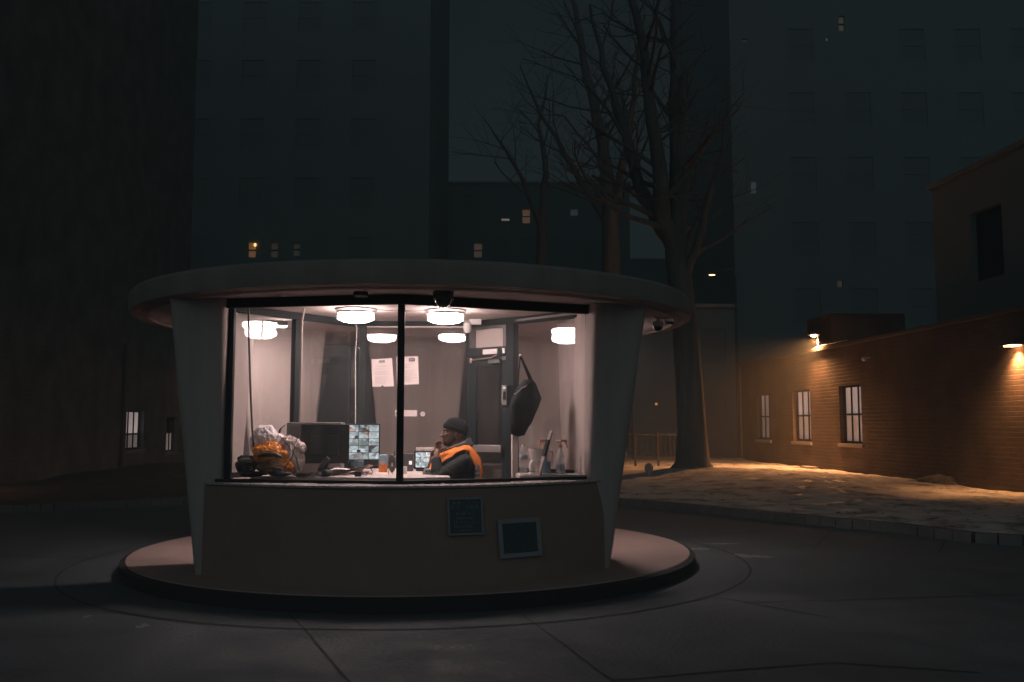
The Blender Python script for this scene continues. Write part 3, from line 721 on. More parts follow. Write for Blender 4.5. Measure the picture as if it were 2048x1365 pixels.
# white upright behind the bag (edge of the open door leaf / cupboard)
u, v, z = P(1029, 910, -1.20)
m = MB(); m.box(-.026, .026, -.05, .05, 0, 1.19)
bmesh1(m, 'upright_panel', whitel, 'narrow pale upright board below the hanging bag beside the door', 'upright', u, -1.20, ZP + .014, bevel=.003)

def bottle(prof, n=24): 
    m = MB(); m.lathe(prof, n); return m
clear = mat('clear plastic', (.75, .75, .75), .12, spec=.6, alpha=.22)
hazy = mat('hazy plastic', (.74, .70, .69), .35, alpha=.42)
hazy2 = mat('thin clear plastic', (.5, .55, .58), .25, alpha=.35)
bluel = mat('blue liquid', (.04, .22, .36), .3)
orangep = mat('orange plastic', (.62, .16, .03), .5)
def place(px, py, v): return P(px, py, v)
# spray bottle 1
def spray(label, px, v, z0, liq, body_m, rz=0, tlabel='orange'):
    u = P(px, 948, v)[0]
    t = bthing('spray_bottle', label, 'spray bottle', u, v, z0, rz, 'spray bottles on the shelf')
    m = bottle([(.005, .002), (.040, .002), (.043, .01), (.043, .135), (.040, .15), (.026, .19), (.017, .215), (.014, .225), (.005, .225)]); m.build('bottle', body_m, t, smooth=True)
    m = bottle([(.005, .004), (.0405, .004), (.0405, liq), (.005, liq)]); m.build('liquid', bluel, t, smooth=True)
    m = bottle([(.005, .2255), (.018, .2255), (.018, .248), (.005, .248)], 16); m.build('collar', orangep, t, smooth=True)
    m = MB(); m.tube([(0, 0, .2485), (0, 0, .268), (-.004, 0, .28)], [.013, .010, .010]); m.tube([(.0, 0, .281), (-.045, 0, .283)], [.009, .006]); m.build('spray_head', whitep, t, smooth=True)
    m = MB(); m.box(.005, .055, -.010, .010, .275, .295); m.tube([(.045, 0, .274), (.055, 0, .25), (.062, 0, .222)], [.008, .006, .005]); m.build('trigger', orangep, t, bevel=.003)
    return t
spray('tall white spray bottle with orange trigger, half full of blue cleaner', 1121, -1.52, ZK, .085, hazy)
spray('clear spray bottle of blue cleaner standing behind the leaning tablet', 1092, -1.50, ZK, .105, hazy2, pi)
# water bottle clear
u = P(1047, 948, -1.53)[0]
t = bthing('water_bottle', 'clear water bottle with pale cap, leftmost on the right-hand shelf', 'bottle', u, -1.53, ZK + .004)
m = bottle([(.005, 0), (.032, 0), (.034, .01), (.032, .06), (.034, .09), (.034, .17), (.031, .20), (.018, .225), (.012, .238), (.005, .238)]); m.build('bottle', clear, t, smooth=True)
m = bottle([(.0345, .115), (.0352, .116), (.0352, .160), (.0345, .161), (.003, .161), (.003, .115)][:4]); m.build('label_band', mat('pale label', (.30, .31, .32), .6), t, smooth=True)
m = bottle([(.005, .2385), (.014, .2385), (.014, .253), (.005, .253)], 16); m.build('cap', whitep, t, smooth=True)
# pitcher / jug
u = P(1078, 948, -1.42)[0]
t = bthing('pitcher', 'wide translucent white pitcher behind the shelf bottles', 'pitcher', u, -1.40, ZK)
m = MB(); m.lathe([(.01, .0), (.055, .0), (.062, .02), (.085, .17), (.092, .215), (.088, .215), (.080, .17), (.058, .022), (.01, .012)], 28); m.build('jug', mat('frosted jug', (.66, .56, .54), .4, alpha=.85), t, smooth=True)
m = MB(); m.tube([(.088, 0, .2), (.125, 0, .185), (.12, 0, .1), (.068, 0, .055)], .008); m.build('handle', whitep, t, smooth=True)
# small white dispenser
u = P(1064, 948, -1.60)[0]
t = bthing('air_freshener', 'small white oval dispenser with a dark slot, beside the water bottle', 'dispenser', u, -1.62, ZK)
m = MB(); m.ell((0, 0, .065), (.030, .026, .062), 24, 14); m.build('body', whitep, t, smooth=True)
m = MB(); m.lathe([(.005, 0), (.036, 0), (.036, .016), (.005, .016)], 24); m.build('foot', whitep, t, smooth=True)
m = MB(); m.box(-.022, .022, -.032, -.022, .020, .0265); m.build('slot', printd, t)
# leaning tablet/phone with hook on top
u0, v0, z0 = P(1081, 950, -1.72); u1_, v1_, z1_ = P(1103, 862, -1.68)
t = bthing('leaning_tablet', 'thin dark tablet leaning edge-on beside the spray bottles', 'tablet', u0, -1.70, ZK)
m = MB(); dx = u1_ - u0; hz = z1_ - ZK
m.hexa([(-.010, -.03, 0), (.010, -.03, 0), (.010, .12, 0), (-.010, .12, 0), (dx - .006, -.03, hz), (dx + .008, -.03, hz), (dx + .008, .12, hz), (dx - .006, .12, hz)])
m.build('tablet_body', mat('pinkish grey metal', (.35, .28, .27), .4, metal=.3), t, bevel=.003)
m = MB(); f0, f1 = .42, .80
m.hexa([(dx * f0 - .016, -.034, hz * f0), (dx * f0 + .004, -.034, hz * f0), (dx * f0 + .004, .11, hz * f0), (dx * f0 - .016, .11, hz * f0), (dx * f1 - .014, -.034, hz * f1), (dx * f1 + .0, -.034, hz * f1), (dx * f1 + .0, .11, hz * f1), (dx * f1 - .014, .11, hz * f1)])
m.build('case', blackp, t, bevel=.003)
m = MB(); m.ell((dx + .002, -.03, hz - .008), (.009, .006, .009), 12, 8); m.build('stud', steel, t, smooth=True)
# hanging backpack
VB = -1.28
t0 = P(1040, 712, VB)
bag = bthing('hanging_bag', 'black backpack hanging by its strap from the door post', 'bag', t0[0], VB, t0[2])
def rel(px, py, v=VB): a = P(px, py, v); return Vector((a[0] - t0[0], a[1] - VB, a[2] - t0[2]))
outl = [(1040, 768), (1048, 760), (1064, 758), (1072, 768), (1083, 797), (1078, 812), (1063, 847), (1056, 856), (1049, 871), (1036, 874), (1021, 868), (1019, 840), (1017, 815), (1024, 796), (1033, 778)]
fr = [rel(*p) for p in outl]; cen = sum(fr, Vector()) / len(fr)
vs = []; m = MB(); layers = [(-.085, .55), (-.08, .8), (-.05, .96), (0, 1.0), (.05, .96), (.08, .8), (.085, .55)]
for dy, sc_ in layers:
    for i, p in enumerate(fr):
        q = cen + (p - cen) * sc_; q.y = dy + .02 * noise.noise(Vector((i * .8, dy * 20, 1))); vs.append(q)
n = len(fr); fs = [tuple(range(n)), tuple(range(len(vs) - 1, len(vs) - n - 1, -1))]
for k in range(len(layers) - 1):
    for i in range(n): fs.append((k * n + (i + 1) % n, k * n + i, (k + 1) * n + i, (k + 1) * n + (i + 1) % n))
m.add(vs, fs); bagm = mat('black nylon', (.012, .014, .015), .7, spec=.12, bump=.9, bscale=14)
bd = m.build('bag_body', bagm, bag, smooth=True, ang=180)
m = MB(); a, b = rel(1041, 712), rel(1063, 764); 
for k in range(6):
    p0 = a.lerp(b, k / 6); p1 = a.lerp(b, (k + 1) / 6); w0 = .008 + .012 * k / 6; w1 = .008 + .012 * (k + 1) / 6
    m.hexa([p1 + Vector((-w1, -.004, 0)), p1 + Vector((w1, -.004, 0)), p1 + Vector((w1, .004, 0)), p1 + Vector((-w1, .004, 0)), p0 + Vector((-w0, -.004, 0)), p0 + Vector((w0, -.004, 0)), p0 + Vector((w0, .004, 0)), p0 + Vector((-w0, .004, 0))])
m.tube([rel(1041, 712), rel(1038, 740), rel(1036, 775)], .005); m.build('strap', bagm, bag)
m = MB(); pz = [rel(1028, 789), rel(1034, 785), rel(1042, 777), rel(1047, 775), rel(1052, 771)]
for p in pz: p.y = -.082
m.tube(pz, .0035, 6); [m.ell(p, (.008, .005, .008), 10, 6) for p in (pz[0], pz[2], pz[3])]; m.build('zip', steel, bag, smooth=True)
m = MB(); m.ell(rel(1041, 711), (.012, .012, .012), 12, 8); m.build('hook', steel, bag, smooth=True)
# keypad / intercom on post
u, v, z = P(1009, 791, -1.02)
t = bthing('intercom', 'narrow grey intercom with dark handset slot fixed beside the door post', 'intercom', u, v, z, -.2)
m = MB(); m.box(-.024, .024, -.02, .02, -.092, .092); m.build('face_plate', mat('intercom grey', (.30, .26, .25), .5), t, bevel=.004)
m = MB(); m.box(-.012, .012, -.024, -.0201, -.04, .035); m.build('slot', blackp, t)
m = MB(); m.box(-.011, .011, -.024, -.0201, .06, .075); m.build('indicator', emis('pale indicator', (.7, .9, 1), .5), t)
m = MB(); m.box(.0245, .12, -.012, .02, -.095, .095); m.box(-.02, .12, .0205, .03, -.11, -.0955); m.build('mount', blackp, t, bevel=.003)

# papers taped on the back glass
VBk = -.345
def sheet(name, label, pxs, hdr, cat='notice', rows=14, nib=False):
    pts = [P(px, py, VBk) for px, py in pxs]; o = pts[0]
    t = bthing(name, label, cat, o[0], VBk, o[2])
    q = [Vector((p[0] - o[0], 0, p[2] - o[2])) for p in pts]
    m = MB(); K = 6; vs = []
    for y in (0, .0008):
        for i in range(K + 1):
            for k in range(K + 1):
                a = q[0].lerp(q[1], k / K); b = q[3].lerp(q[2], k / K); p = a.lerp(b, i / K); p = p.copy()
                p.y = y - .004 * abs(noise.noise(Vector((i * .5, k * .5, o[0] * 3)))); vs.append(p)
    N = (K + 1) ** 2
    fs = [(i * (K + 1) + k, (i + 1) * (K + 1) + k, (i + 1) * (K + 1) + k + 1, i * (K + 1) + k + 1) for i in range(K) for k in range(K)]
    fs += [tuple(N + j_ for j_ in f[::-1]) for f in fs]
    m.add(vs, fs); m.build('sheet', paper_m, t, smooth=True, ang=180)
    def at(a, b): return q[0].lerp(q[1], a).lerp(q[3].lerp(q[2], a), b)
    rr = random.Random(int(o[0] * 100))
    m = MB()
    for r_ in range(rows):
        b = .27 + r_ * .68 / rows
        if rr.random() < .12: continue
        a0 = .14; a1 = rr.uniform(.6, .88)
        x = a0
        while x < a1:
            w = rr.uniform(.04, .12); p0 = at(x, b); p1 = at(min(x + w, a1), b); hh = .0016
            m.add([p0 + Vector((0, -.0056, -hh)), p1 + Vector((0, -.0056, -hh)), p1 + Vector((0, -.0056, hh)), p0 + Vector((0, -.0056, hh))], [(0, 1, 2, 3)]); x += w + .02
    m.build('print_lines', printm, t)
    if hdr:
        p0, p1, p2, p3 = at(hdr[0], hdr[2]), at(hdr[1], hdr[2]), at(hdr[1], hdr[3]), at(hdr[0], hdr[3])
        m = MB(); m.add([p + Vector((0, -.0058, 0)) for p in (p3, p2, p1, p0)], [(0, 1, 2, 3)]); m.build('header_block', hdr[4], t)
        m = MB()
        for k in range(6):
            a = hdr[0] + (hdr[1] - hdr[0]) * (.12 + k * .13); w = (hdr[1] - hdr[0]) * .08
            p0, p1, p2, p3 = at(a, hdr[2] + .018), at(a + w, hdr[2] + .018), at(a + w, hdr[3] - .018), at(a, hdr[3] - .018)
            m.add([p + Vector((0, -.0062, 0)) for p in (p3, p2, p1, p0)], [(0, 1, 2, 3)])
        m.build('header_mark', printm, t)
    return t
sheet('paper_notice', 'printed sheet with small grey header taped to the back glass, left of the mullion', [(743, 719), (784, 717), (788, 773), (745, 774)], (.36, .64, .06, .14, mat('slate print', (.13, .16, .18), .8)))
sheet('paper_notice', 'printed sheet with dark logo box taped to the back glass, behind the mullion', [(793, 714), (836, 713), (838, 769), (794, 770)], (.57, .85, .06, .18, mat('brown print', (.07, .04, .04), .8)), rows=11)
sheet('sticker_strip', 'long narrow white label stuck on the back glass above the desk', [(790, 821), (834, 821), (834, 833), (790, 833)], (.04, .12, .3, .75, printd), 'label', rows=2)
u, v, z = P(845.5, 828.5, VBk)
t = bthing('round_sticker', 'small round white sticker on the back glass right of the narrow label', 'sticker', u, v, z)
m = MB(); Mr = Matrix.Rotation(pi / 2, 3, 'X'); m.lathe([(.001, 0), (.023, 0), (.023, .001), (.001, .001)], 28, M=Mr); m.build('disc', paper_m, t)
m = MB(); 
for a in (0, pi / 3, 2 * pi / 3):
    m.hexa([Vector((cos(a) * x - sin(a) * w, y, sin(a) * x + cos(a) * w)) for y, in ((-.0025,), (-.0018,)) for x, w in ((-.016, -.0015), (.016, -.0015), (.016, .0015), (-.016, .0015))])
m.build('star_mark', printm, t)
# a bit of dark tape under the first sheet
u, v, z = P(765, 773, -.353); m = MB(); m.ell((0, 0, 0), (.011, .003, .010), 10, 6)
bmesh1(m, 'suction_hook', printd, 'small dark suction hook at the foot of the left sheet', 'hook', u, v, z, smooth=True)

# monitors
VM = -1.62
def monitor(name, label, px0, px1, py0, py1, v, rz, stand, face, smat=None, thick=.03, bez=.012):
    cx, cy = (px0 + px1) / 2, (py0 + py1) / 2; u, _, z = P(cx, cy, v)
    sc_ = (DB + v) / 1840; w = (px1 - px0) * sc_ / max(.5, cos(rz)); h = (py1 - py0) * sc_
    t = bthing(name, label, 'monitor', u, v, ZK, rz); zz = z - ZK
    m = MB(); m.box(-w / 2, w / 2, -thick / 2, thick / 2, zz - h / 2, zz + h / 2); m.build('casing', blackp, t, bevel=.004)
    if smat:
        m = MB(); m.box(-w / 2 + bez, w / 2 - bez, -thick / 2 - .002, -thick / 2 - .0005, zz - h / 2 + bez * 1.3, zz + h / 2 - bez); m.build('screen', smat, t, uv01=True)
    m = MB(); sy = .03 if smat else 0
    if stand: m.box(-.03, .03, -.01 + sy, .02 + sy, .012, zz - h / 2 - .0005); m.box(-.11, .11, -.08 + sy, .08 + sy, .001, .0115); m.build('stand', blackp, t, bevel=.004)
    if not smat:
        m = MB(); m.box(-w * .32, w * .32, -thick / 2 - .022, -thick / 2 - .0005, zz - h * .3, zz + h * .22); m.build('back_cover', darkgrey if False else blackp, t, bevel=.01)
    return t
monitor('monitor', 'large black monitor seen from behind, between the bags and the camera screen', 603, 697, 850, 926, -1.60, -.16, True, False)
monitor('cctv_monitor', 'wide monitor showing a grid of grey security camera views', 634, 758, 849, 922, -.86, .05, True, True, screen_mat('camera grid', 6, 5, .9), bez=.011)
monitor('small_monitor', 'small monitor with bright blue and white screen just left of the guard', 829, 884, 903, 938, -.95, .04, True, True, screen_mat('small desktop', 5, 3, 1.5), bez=.010)
u, v, z = P(853, 900, -.75)
m = MB(); m.box(-.10, .10, -.07, .07, 0, .030)
bmesh1(m, 'white_tray', whitel, 'pale flat tray just above the small screen', 'tray', u, -.70, z - .012, bevel=.004)
m = MB(); m.box(-.08, .08, -.03, .03, ZK + .0005 - z, -.0125 )
# grey cabinet behind black monitor
u, v, z = P(635, 848, -1.30)
t = bthing('computer_case', 'grey computer case standing behind the black monitor', 'computer', u, -1.22, ZK, -.10)
hh = z - ZK + .012
m = MB(); m.box(-.26, .22, -.09, .09, .001, hh); m.build('case', mat('grey painted steel', (.15, .13, .125), .5, var=.1), t, bevel=.006)
m = MB(); m.box(-.24, -.10, -.0925, -.0905, .05, hh - .03); m.build('vent_panel', darkgrey, t)
# cables bulging left of the case
m = MB()
for k in range(5):
    pth = screen_path([(571, 850), (563 - k, 856 + k), (559 - k * .6, 868), (562 - k, 880), (560 + k, 905)], -1.34 + k * .012); m.tube(pth, .004, 6)
tag(m.build('cable_bundle', blackp, loc=tuple(BC), rz=PH, smooth=True), 'bundle of black cables looping down beside the grey computer case', 'cables')

# crumpled bags
def crumple(c_, r, seed, amp=.26, f=1.5, n=84, mm=52):
    def rid(v): return 1 - 2 * abs(noise.noise(v))
    def fn(p, q):
        s = Vector((seed, seed * 1.7, -seed)); w = p + .35 * noise.noise_vector(p * 1.6 + s)
        k = 1 + amp * .9 * noise.noise(p * f + s) + amp * .55 * (rid(w * f * 1.6 + s) - .5) + amp * .26 * (rid(w * f * 3.2 + s) - .5) + amp * .06 * (rid(w * f * 8 - s) - .5)
        return q * k
    return lambda mb: mb.ell(c_, r, n, mm, fn=fn)
def bagobj(name, label, px, py, wpx, hpx, v, m_, seed, extra=(), ry=.09, knot=False, cat='bag'):
    u, _, z = P(px, py, v); s = (DB + v) / 1840; w, h = wpx * s / 2, hpx * s / 2
    mb = MB(); crumple((0, 0, 0), (w, ry, h), seed)(mb)
    for (dx, dz, rx, rz_) in extra: crumple((dx * s, 0, -dz * s), (rx * s, ry * .8, rz_ * s), seed + dx)(mb)
    return bmesh1(mb, name, m_, label, cat, u, v, z, smooth=True, ang=180)
wbag = mat('white plastic bag', (.86, .76, .75), .6, spec=.25)
obag = mat('orange plastic bag', (.80, .25, .015), .3, spec=.4)
bbag = mat('black plastic bag', (.02, .02, .022), .3)
def zbag(px, pytop, pybot): return
bagobj('white_bag', 'crumpled white plastic bag at the top of the pile in the left window', 533, 876, 44, 44, -1.62, wbag, 1.3, ((-20, 12, 11, 20), (24, 8, 15, 15), (-6, -10, 16, 14), (8, 14, 26, 14), (36, 18, 10, 10)))
bagobj('white_bag', 'pale plastic bag slumped against the black monitor', 584, 908, 36, 70, -1.66, mat('beige plastic bag', (.62, .48, .44), .6, spec=.25), 4.1, ((8, 12, 16, 30), (-6, -18, 18, 16), (14, -10, 12, 14)))
bagobj('orange_bag', 'shiny orange plastic bag in the middle of the pile', 538, 908, 54, 36, -1.72, obag, 2.2, ((22, 8, 22, 16), (-18, -2, 13, 16), (34, 22, 14, 16), (4, -8, 20, 14)))
bagobj('brown_bag', 'brown paper bag under the orange bag', 548, 932, 52, 34, -1.74, mat('brown paper', (.22, .12, .06), .7), 6.0, ((-16, 2, 14, 12),))
bagobj('black_bag', 'black cloth bag bottom left of the pile by the window frame', 493, 932, 40, 36, -1.60, mat('black cloth', (.035, .033, .03), .8), 7.4, ((14, -6, 14, 14), (-8, -12, 9, 8)))
u, v, z = P(492, 921, -1.69)
m = MB(); crumple((0, 0, 0), (.055, .03, .02), 3.0)(m); bmesh1(m, 'folded_cloth', mat('olive grey cloth', (.28, .24, .19), .8), 'small olive grey cloth lying on the black bag', 'cloth', u, v, z, smooth=True, ang=180)
u, v, z = P(540, 915, -1.80)
m = MB(); m.tube([(-.10, 0, .01), (-.05, -.02, .022), (0, -.025, .024), (.05, -.02, .02), (.10, 0, .0)], [.008, .018, .02, .018, .008], 10)
bmesh1(m, 'bag_handle_roll', bbag, 'rolled black strap lying across the orange bag', 'strap', u, v, z, smooth=True)
m = MB(); m.tube(screen_path([(596, 872), (590, 890), (585, 912), (578, 925), (568, 938)], -1.80), .0035, 6); m.tube(screen_path([(560, 872), (575, 890), (592, 915), (600, 940)], -1.79), .003, 6)
tag(m.build('headphone_cord', blackp, loc=tuple(BC), rz=PH), 'thin black cord draped over the beige bag', 'cord')
# dark clutter along the front left sill
def clutter():
    rr = random.Random(12)
    items = [('black_pouch', 'flat black pouch on the sill below the black bag', 505, 946, .10, .05, .022), ('black_box', 'small black box on the sill below the orange bag', 560, 946, .09, .06, .026), ('cable_coil', 'coil of black cable on the sill in front of the beige bag', 612, 945, .08, .05, .02), ('black_wallet', 'black wallet leaning by the monitor foot', 655, 940, .045, .05, .028)]
    for nm, lb, px, py, a, b, c_ in items:
        u, v, z = P(px, py, -1.80)
        if nm == 'cable_coil':
            m = MB()
            for k in range(5):
                m.tube([(cos(t_ * pi / 8) * (a - k * .006), sin(t_ * pi / 8) * b, .004 + k * .006 + .003 * sin(t_)) for t_ in range(17)], .0045, 6)
        else:
            m = MB(); crumple((0, 0, c_), (a, b, c_), rr.random() * 9, .12)(m)
        bmesh1(m, nm, blackp, lb, nm.split('_')[1], u, v, ZK + .002, smooth=True, ang=180)
clutter()
# phone handset stand (black) right by monitor foot
u, v, z = P(650, 925, -1.75)
t = bthing('desk_phone', 'black desk phone standing behind the window left of the papers', 'phone', u - .02, v, ZK)
m = MB(); m.hexa([(-.05, -.05, 0), (.06, -.05, 0), (.06, .07, 0), (-.05, .07, 0), (-.04, .0, .04), (.06, .0, .04), (.06, .07, .07), (-.04, .07, .07)]); m.build('base', blackp, t, bevel=.006)
m = MB(); m.tube([(-.02, .04, .075), (.01, .03, .115), (.045, .02, .15)], [.022, .016, .022], 12); m.build('handset', mat('dark handset', (.05, .06, .065), .4), t, smooth=True)
# papers pile
u, v, z = P(697, 934, -1.45)
t = bthing('paper_stack', 'curling stack of loose white papers on the desk under the blue bottle', 'papers', u, v, ZK)
for k in range(4):
    m = MB(); K = 10; vs = []
    for y_ in (0, .0012):
        for i in range(K + 1):
            for j_ in range(K + 1):
                x = -.17 + .34 * i / K; y = -.11 + .22 * j_ / K
                zc_ = .006 + k * .012 + .02 * noise.noise(Vector((x * 6 + k, y * 6, k))) + (.05 * max(0, (x + .02 - .3 * y) / .17) ** 2 if k >= 2 else 0) * (1 if x < .08 else .6)
                vs.append((x + .01 * k, y, max(zc_, .002 + k * .003) + y_))
    N = (K + 1) ** 2; fs = [(i * (K + 1) + q_, (i + 1) * (K + 1) + q_, (i + 1) * (K + 1) + q_ + 1, i * (K + 1) + q_ + 1) for i in range(K) for q_ in range(K)]
    fs += [tuple(N + a for a in f[::-1]) for f in fs]; m.add(vs, fs)
    o = m.build('sheet', paper_m if k != 1 else mat('orange tinted paper', (.6, .30, .2), .9), t, smooth=True, ang=180); o.rotation_euler = (0, 0, (-.2, .15, .05, -.1)[k])
# blue bottle on papers
u, v, z = P(717, 925, -1.30)
t = bthing('blue_bottle', 'stubby water bottle with dark blue cap and label in front of the camera screen', 'bottle', u, -1.30, ZK)
zt = P(717, 900, -1.30)[2] - ZK
m = bottle([(.005, .0), (.040, 0), (.043, .01), (.043, zt * .55), (.040, zt * .66), (.025, zt * .80), (.014, zt * .86), (.014, zt * .9), (.005, zt * .9)]); m.build('bottle', mat('clear bottle', (.6, .6, .6), .12, alpha=.3), t, smooth=True)
m = bottle([(.005, .02), (.0437, .02), (.0437, zt * .52), (.005, zt * .52)]); m.build('label_band', mat('navy label', (.05, .10, .14), .5), t, smooth=True)
m = bottle([(.005, zt * .901), (.017, zt * .901), (.017, zt), (.005, zt)], 16); m.build('cap', mat('navy cap', (.02, .06, .09), .4), t, smooth=True)
# small black case with pen
u, v, z = P(716, 945, -1.80)
t = bthing('glasses_case', 'small black case with a blue pen beside it at the window sill', 'case', u, v, ZK)
m = MB(); m.box(-.028, .028, -.03, .03, .001, .042); m.build('case', blackp, t, bevel=.006)
m = MB(); m.tube([(.03, -.02, .045), (.075, -.03, .008)], .005, 8); m.build('pen', mat('blue pen', (.25, .33, .6), .4), t)
# juice carton
u, v, z = P(766, 936, -1.12)
t = bthing('juice_carton', 'small carton, blue above and orange below, on the back of the desk', 'carton', u, v, ZK)
hc = P(766, 910, -1.12)[2] - ZK
m = MB(); m.box(-.037, .037, -.03, .03, hc * .45, hc); m.build('carton_top', mat('carton blue', (.28, .42, .50), .5, var=.2, vscale=60), t, bevel=.002)
m = MB(); m.box(-.037, .037, -.03, .03, 0, hc * .4495); m.build('carton_base', mat('carton orange', (.85, .25, .06), .5, var=.25, vscale=60), t, bevel=.002)
m = MB(); m.lathe([(.001, 0), (.020, 0), (.020, .0015), (.001, .0015)], 20, c=(-.002, -.0305, hc * .55), M=Mr); m.build('round_mark', mat('pale mark', (.75, .5, .42), .6), t)
# radio / phone dark standing
u, v, z = P(784, 936, -1.18)
t = bthing('two_way_radio', 'dark rounded handset standing right of the juice carton', 'radio', u, v, ZK)
hc = P(784, 908, -1.18)[2] - ZK
m = MB(); m.ell((0, 0, hc * .5), (.036, .03, hc * .5), 20, 14); m.build('body', mat('smoky plastic', (.06, .055, .055), .3), t, smooth=True)
m = MB(); m.ell((.002, -.030, hc * .42), (.010, .004, .018), 10, 8); m.build('chrome_mark', steel, t, smooth=True)
m = MB(); m.tube([(.02, 0, hc * .8), (.022, 0, hc * 1.15)], .004, 6); m.build('antenna', blackp, t)
# label printer
u, v, z = P(814, 930, -.98)
t = bthing('card_reader', 'squat black device with a small lit white square, behind the mullion', 'device', u, v, ZK)
hc = P(814, 907, -.98)[2] - ZK
m = MB(); m.box(-.075, .058, -.04, .04, .0, hc); m.build('body', darkgrey, t, bevel=.006)
m = MB(); m.box(.018, .045, -.043, -.0405, hc * .38, hc * .58); m.build('lit_square', emis('white indicator', (1, .95, .9), .9), t)
u, v, z = P(806, 944, -1.45)
m = MB(); m.hexa([(-.045, -.02, 0), (.035, -.02, 0), (.035, .02, 0), (-.045, .02, 0), (-.045, .0, .065), (.035, .0, .065), (.035, .022, .065), (-.045, .022, .065)])
bmesh1(m, 'paper_pad', paper_m, 'small white note pad propped behind the mullion foot', 'note pad', u, v, ZK, bevel=.002)
# desk cables
m = MB(); m.tube(screen_path([(741, 937), (745, 944), (742, 952)], -1.5), .004, 6); m.tube(screen_path([(775, 937), (778, 944), (775, 952)], -1.5), .003, 6); m.tube(screen_path([(786, 934), (789, 940), (783, 945), (787, 952)], -1.5), .003, 6)
tag(m.build('desk_cable', blackp, loc=tuple(BC), rz=PH), 'thin black cables trailing over the pale desk edge', 'cables')

# ------------------------------------------------------------------ guard
VG = -1.12
SG = (DB + VG) / 1840
pg = P(912, 870, VG)
gd = bthing('person', 'seated person in black knit cap, glasses, dark jacket and orange vest, hand raised to chin', 'person', pg[0], VG, ZP + .014)
HZ = pg[2] - (ZP + .014)                      # head centre above the floor
def gp(px, py, y=0.0): a = P(px, py, VG + y); return Vector((a[0] - pg[0], y, a[2] - (ZP + .014)))
skin = mat('dark brown skin', (.17, .078, .052), .45, spec=.4, var=.12, vscale=20)
hand_skin = skin
hc_ = gp(908, 868)
b = MB()
# head facing -x; slightly turned towards camera
Rh = Matrix.Rotation(.12, 3, 'Z') @ Matrix.Rotation(.08, 3, 'Y')
def H(x, y, z): return hc_ + Rh @ Vector((x, y, z))
b.ell(H(.012, 0, .03), (.100, .078, .098), 24, 18, M=Rh)
b.ell(H(-.030, 0, -.03), (.066, .062, .085), 20, 16, M=Rh)
b.ell(H(-.052, 0, -.078), (.040, .042, .030), 16, 12, M=Rh)      # chin
b.ell(H(-.085, 0, .028), (.018, .050, .012), 16, 10, M=Rh)       # brow
b.ell(H(-.100, 0, -.012), (.018, .013, .026), 14, 10, M=Rh)      # nose ridge
b.ell(H(-.110, 0, -.026), (.014, .019, .012), 14, 10, M=Rh)      # nose tip
b.ell(H(-.090, 0, -.054), (.016, .026, .008), 14, 8, M=Rh)       # upper lip
b.ell(H(-.088, 0, -.066), (.014, .023, .008), 14, 8, M=Rh)
for s in (-1, 1):
    b.ell(H(-.065, s * .034, -.018), (.030, .022, .024), 14, 10, M=Rh)  # cheek
    b.ell(H(.012, s * .078, -.008), (.018, .010, .032), 12, 10, M=Rh)   # ear
nk = gp(918, 903); 
b.tube([H(.015, 0, -.05), nk, nk + Vector((.02, 0, -.08))], [.058, .060, .075], 16)
chest = gp(917, 950); 
pel = Vector((chest.x + .05, 0, .50)); 
b.tube([nk + Vector((.01, 0, -.06)), chest + Vector((.01, 0, 0)), pel], [.09, .13, .13], 20)
# legs: thighs forward (-x), shins down
for s in (-1, 1):
    b.tube([pel + Vector((0, s * .09, -.02)), pel + Vector((-.42, s * .11, .03)), pel + Vector((-.44, s * .11, -.2)), Vector((pel.x - .40, s * .11, .08))], [.085, .06, .055, .04], 14)
    b.ell(Vector((pel.x - .46, s * .11, .045)), (.13, .045, .038), 16, 10)
# near arm (camera side = -y)
sh = gp(928, 927, -.165); el = gp(874, 957, -.23); wr = gp(873, 908, -.13)
sh2 = gp(905, 905, .15); el2 = gp(858, 962, .20); wr2 = gp(862, 930, .02)
b.tube([sh, el], [.05, .042], 14); b.tube([el, wr], [.042, .028], 14)
b.tube([sh2, el2], [.05, .042], 14); b.tube([el2, wr2], [.042, .030], 14)
# near hand: palm up against the chin, fingers curled
pc = gp(876, 899, -.10)
Mh = Matrix.Rotation(.25, 3, 'Y')
b.ell(pc, (.036, .026, .046), 16, 12, M=Mh)
b.tube([wr, pc], [.027, .026], 14)
fing = [(-.016, .050, .026), (-.006, .054, .028), (.006, .052, .027), (.017, .045, .023)]
def finger(base, d1, d2, d3, l, r):
    p0 = base; p1 = p0 + d1.normalized() * l; p2 = p1 + d2.normalized() * l * .7; p3 = p2 + d3.normalized() * l * .55
    b.tube([p0, p0.lerp(p1, .5), p1, p1.lerp(p2, .5), p2, p2.lerp(p3, .5), p3], [r, r * .98, r * 1.02, r * .92, r * .95, r * .85, r * .7], 10)
    b.ell(p3, (r * .72,) * 3, 10, 8)
for k in range(4):
    base = pc + Vector((-.016 + k * .006, -.018 + k * .013, .026 - .003 * k))
    finger(base, Vector((-.1, 0, 1)), Vector((.9, .1, .55)), Vector((1, .1, -.45)), (.034, .038, .036, .030)[k], .0105)
finger(pc + Vector((.018, -.008, -.012)), Vector((1, -.15, .55)), Vector((1, .0, .35)), Vector((1, .1, .1)), .034, .0115)
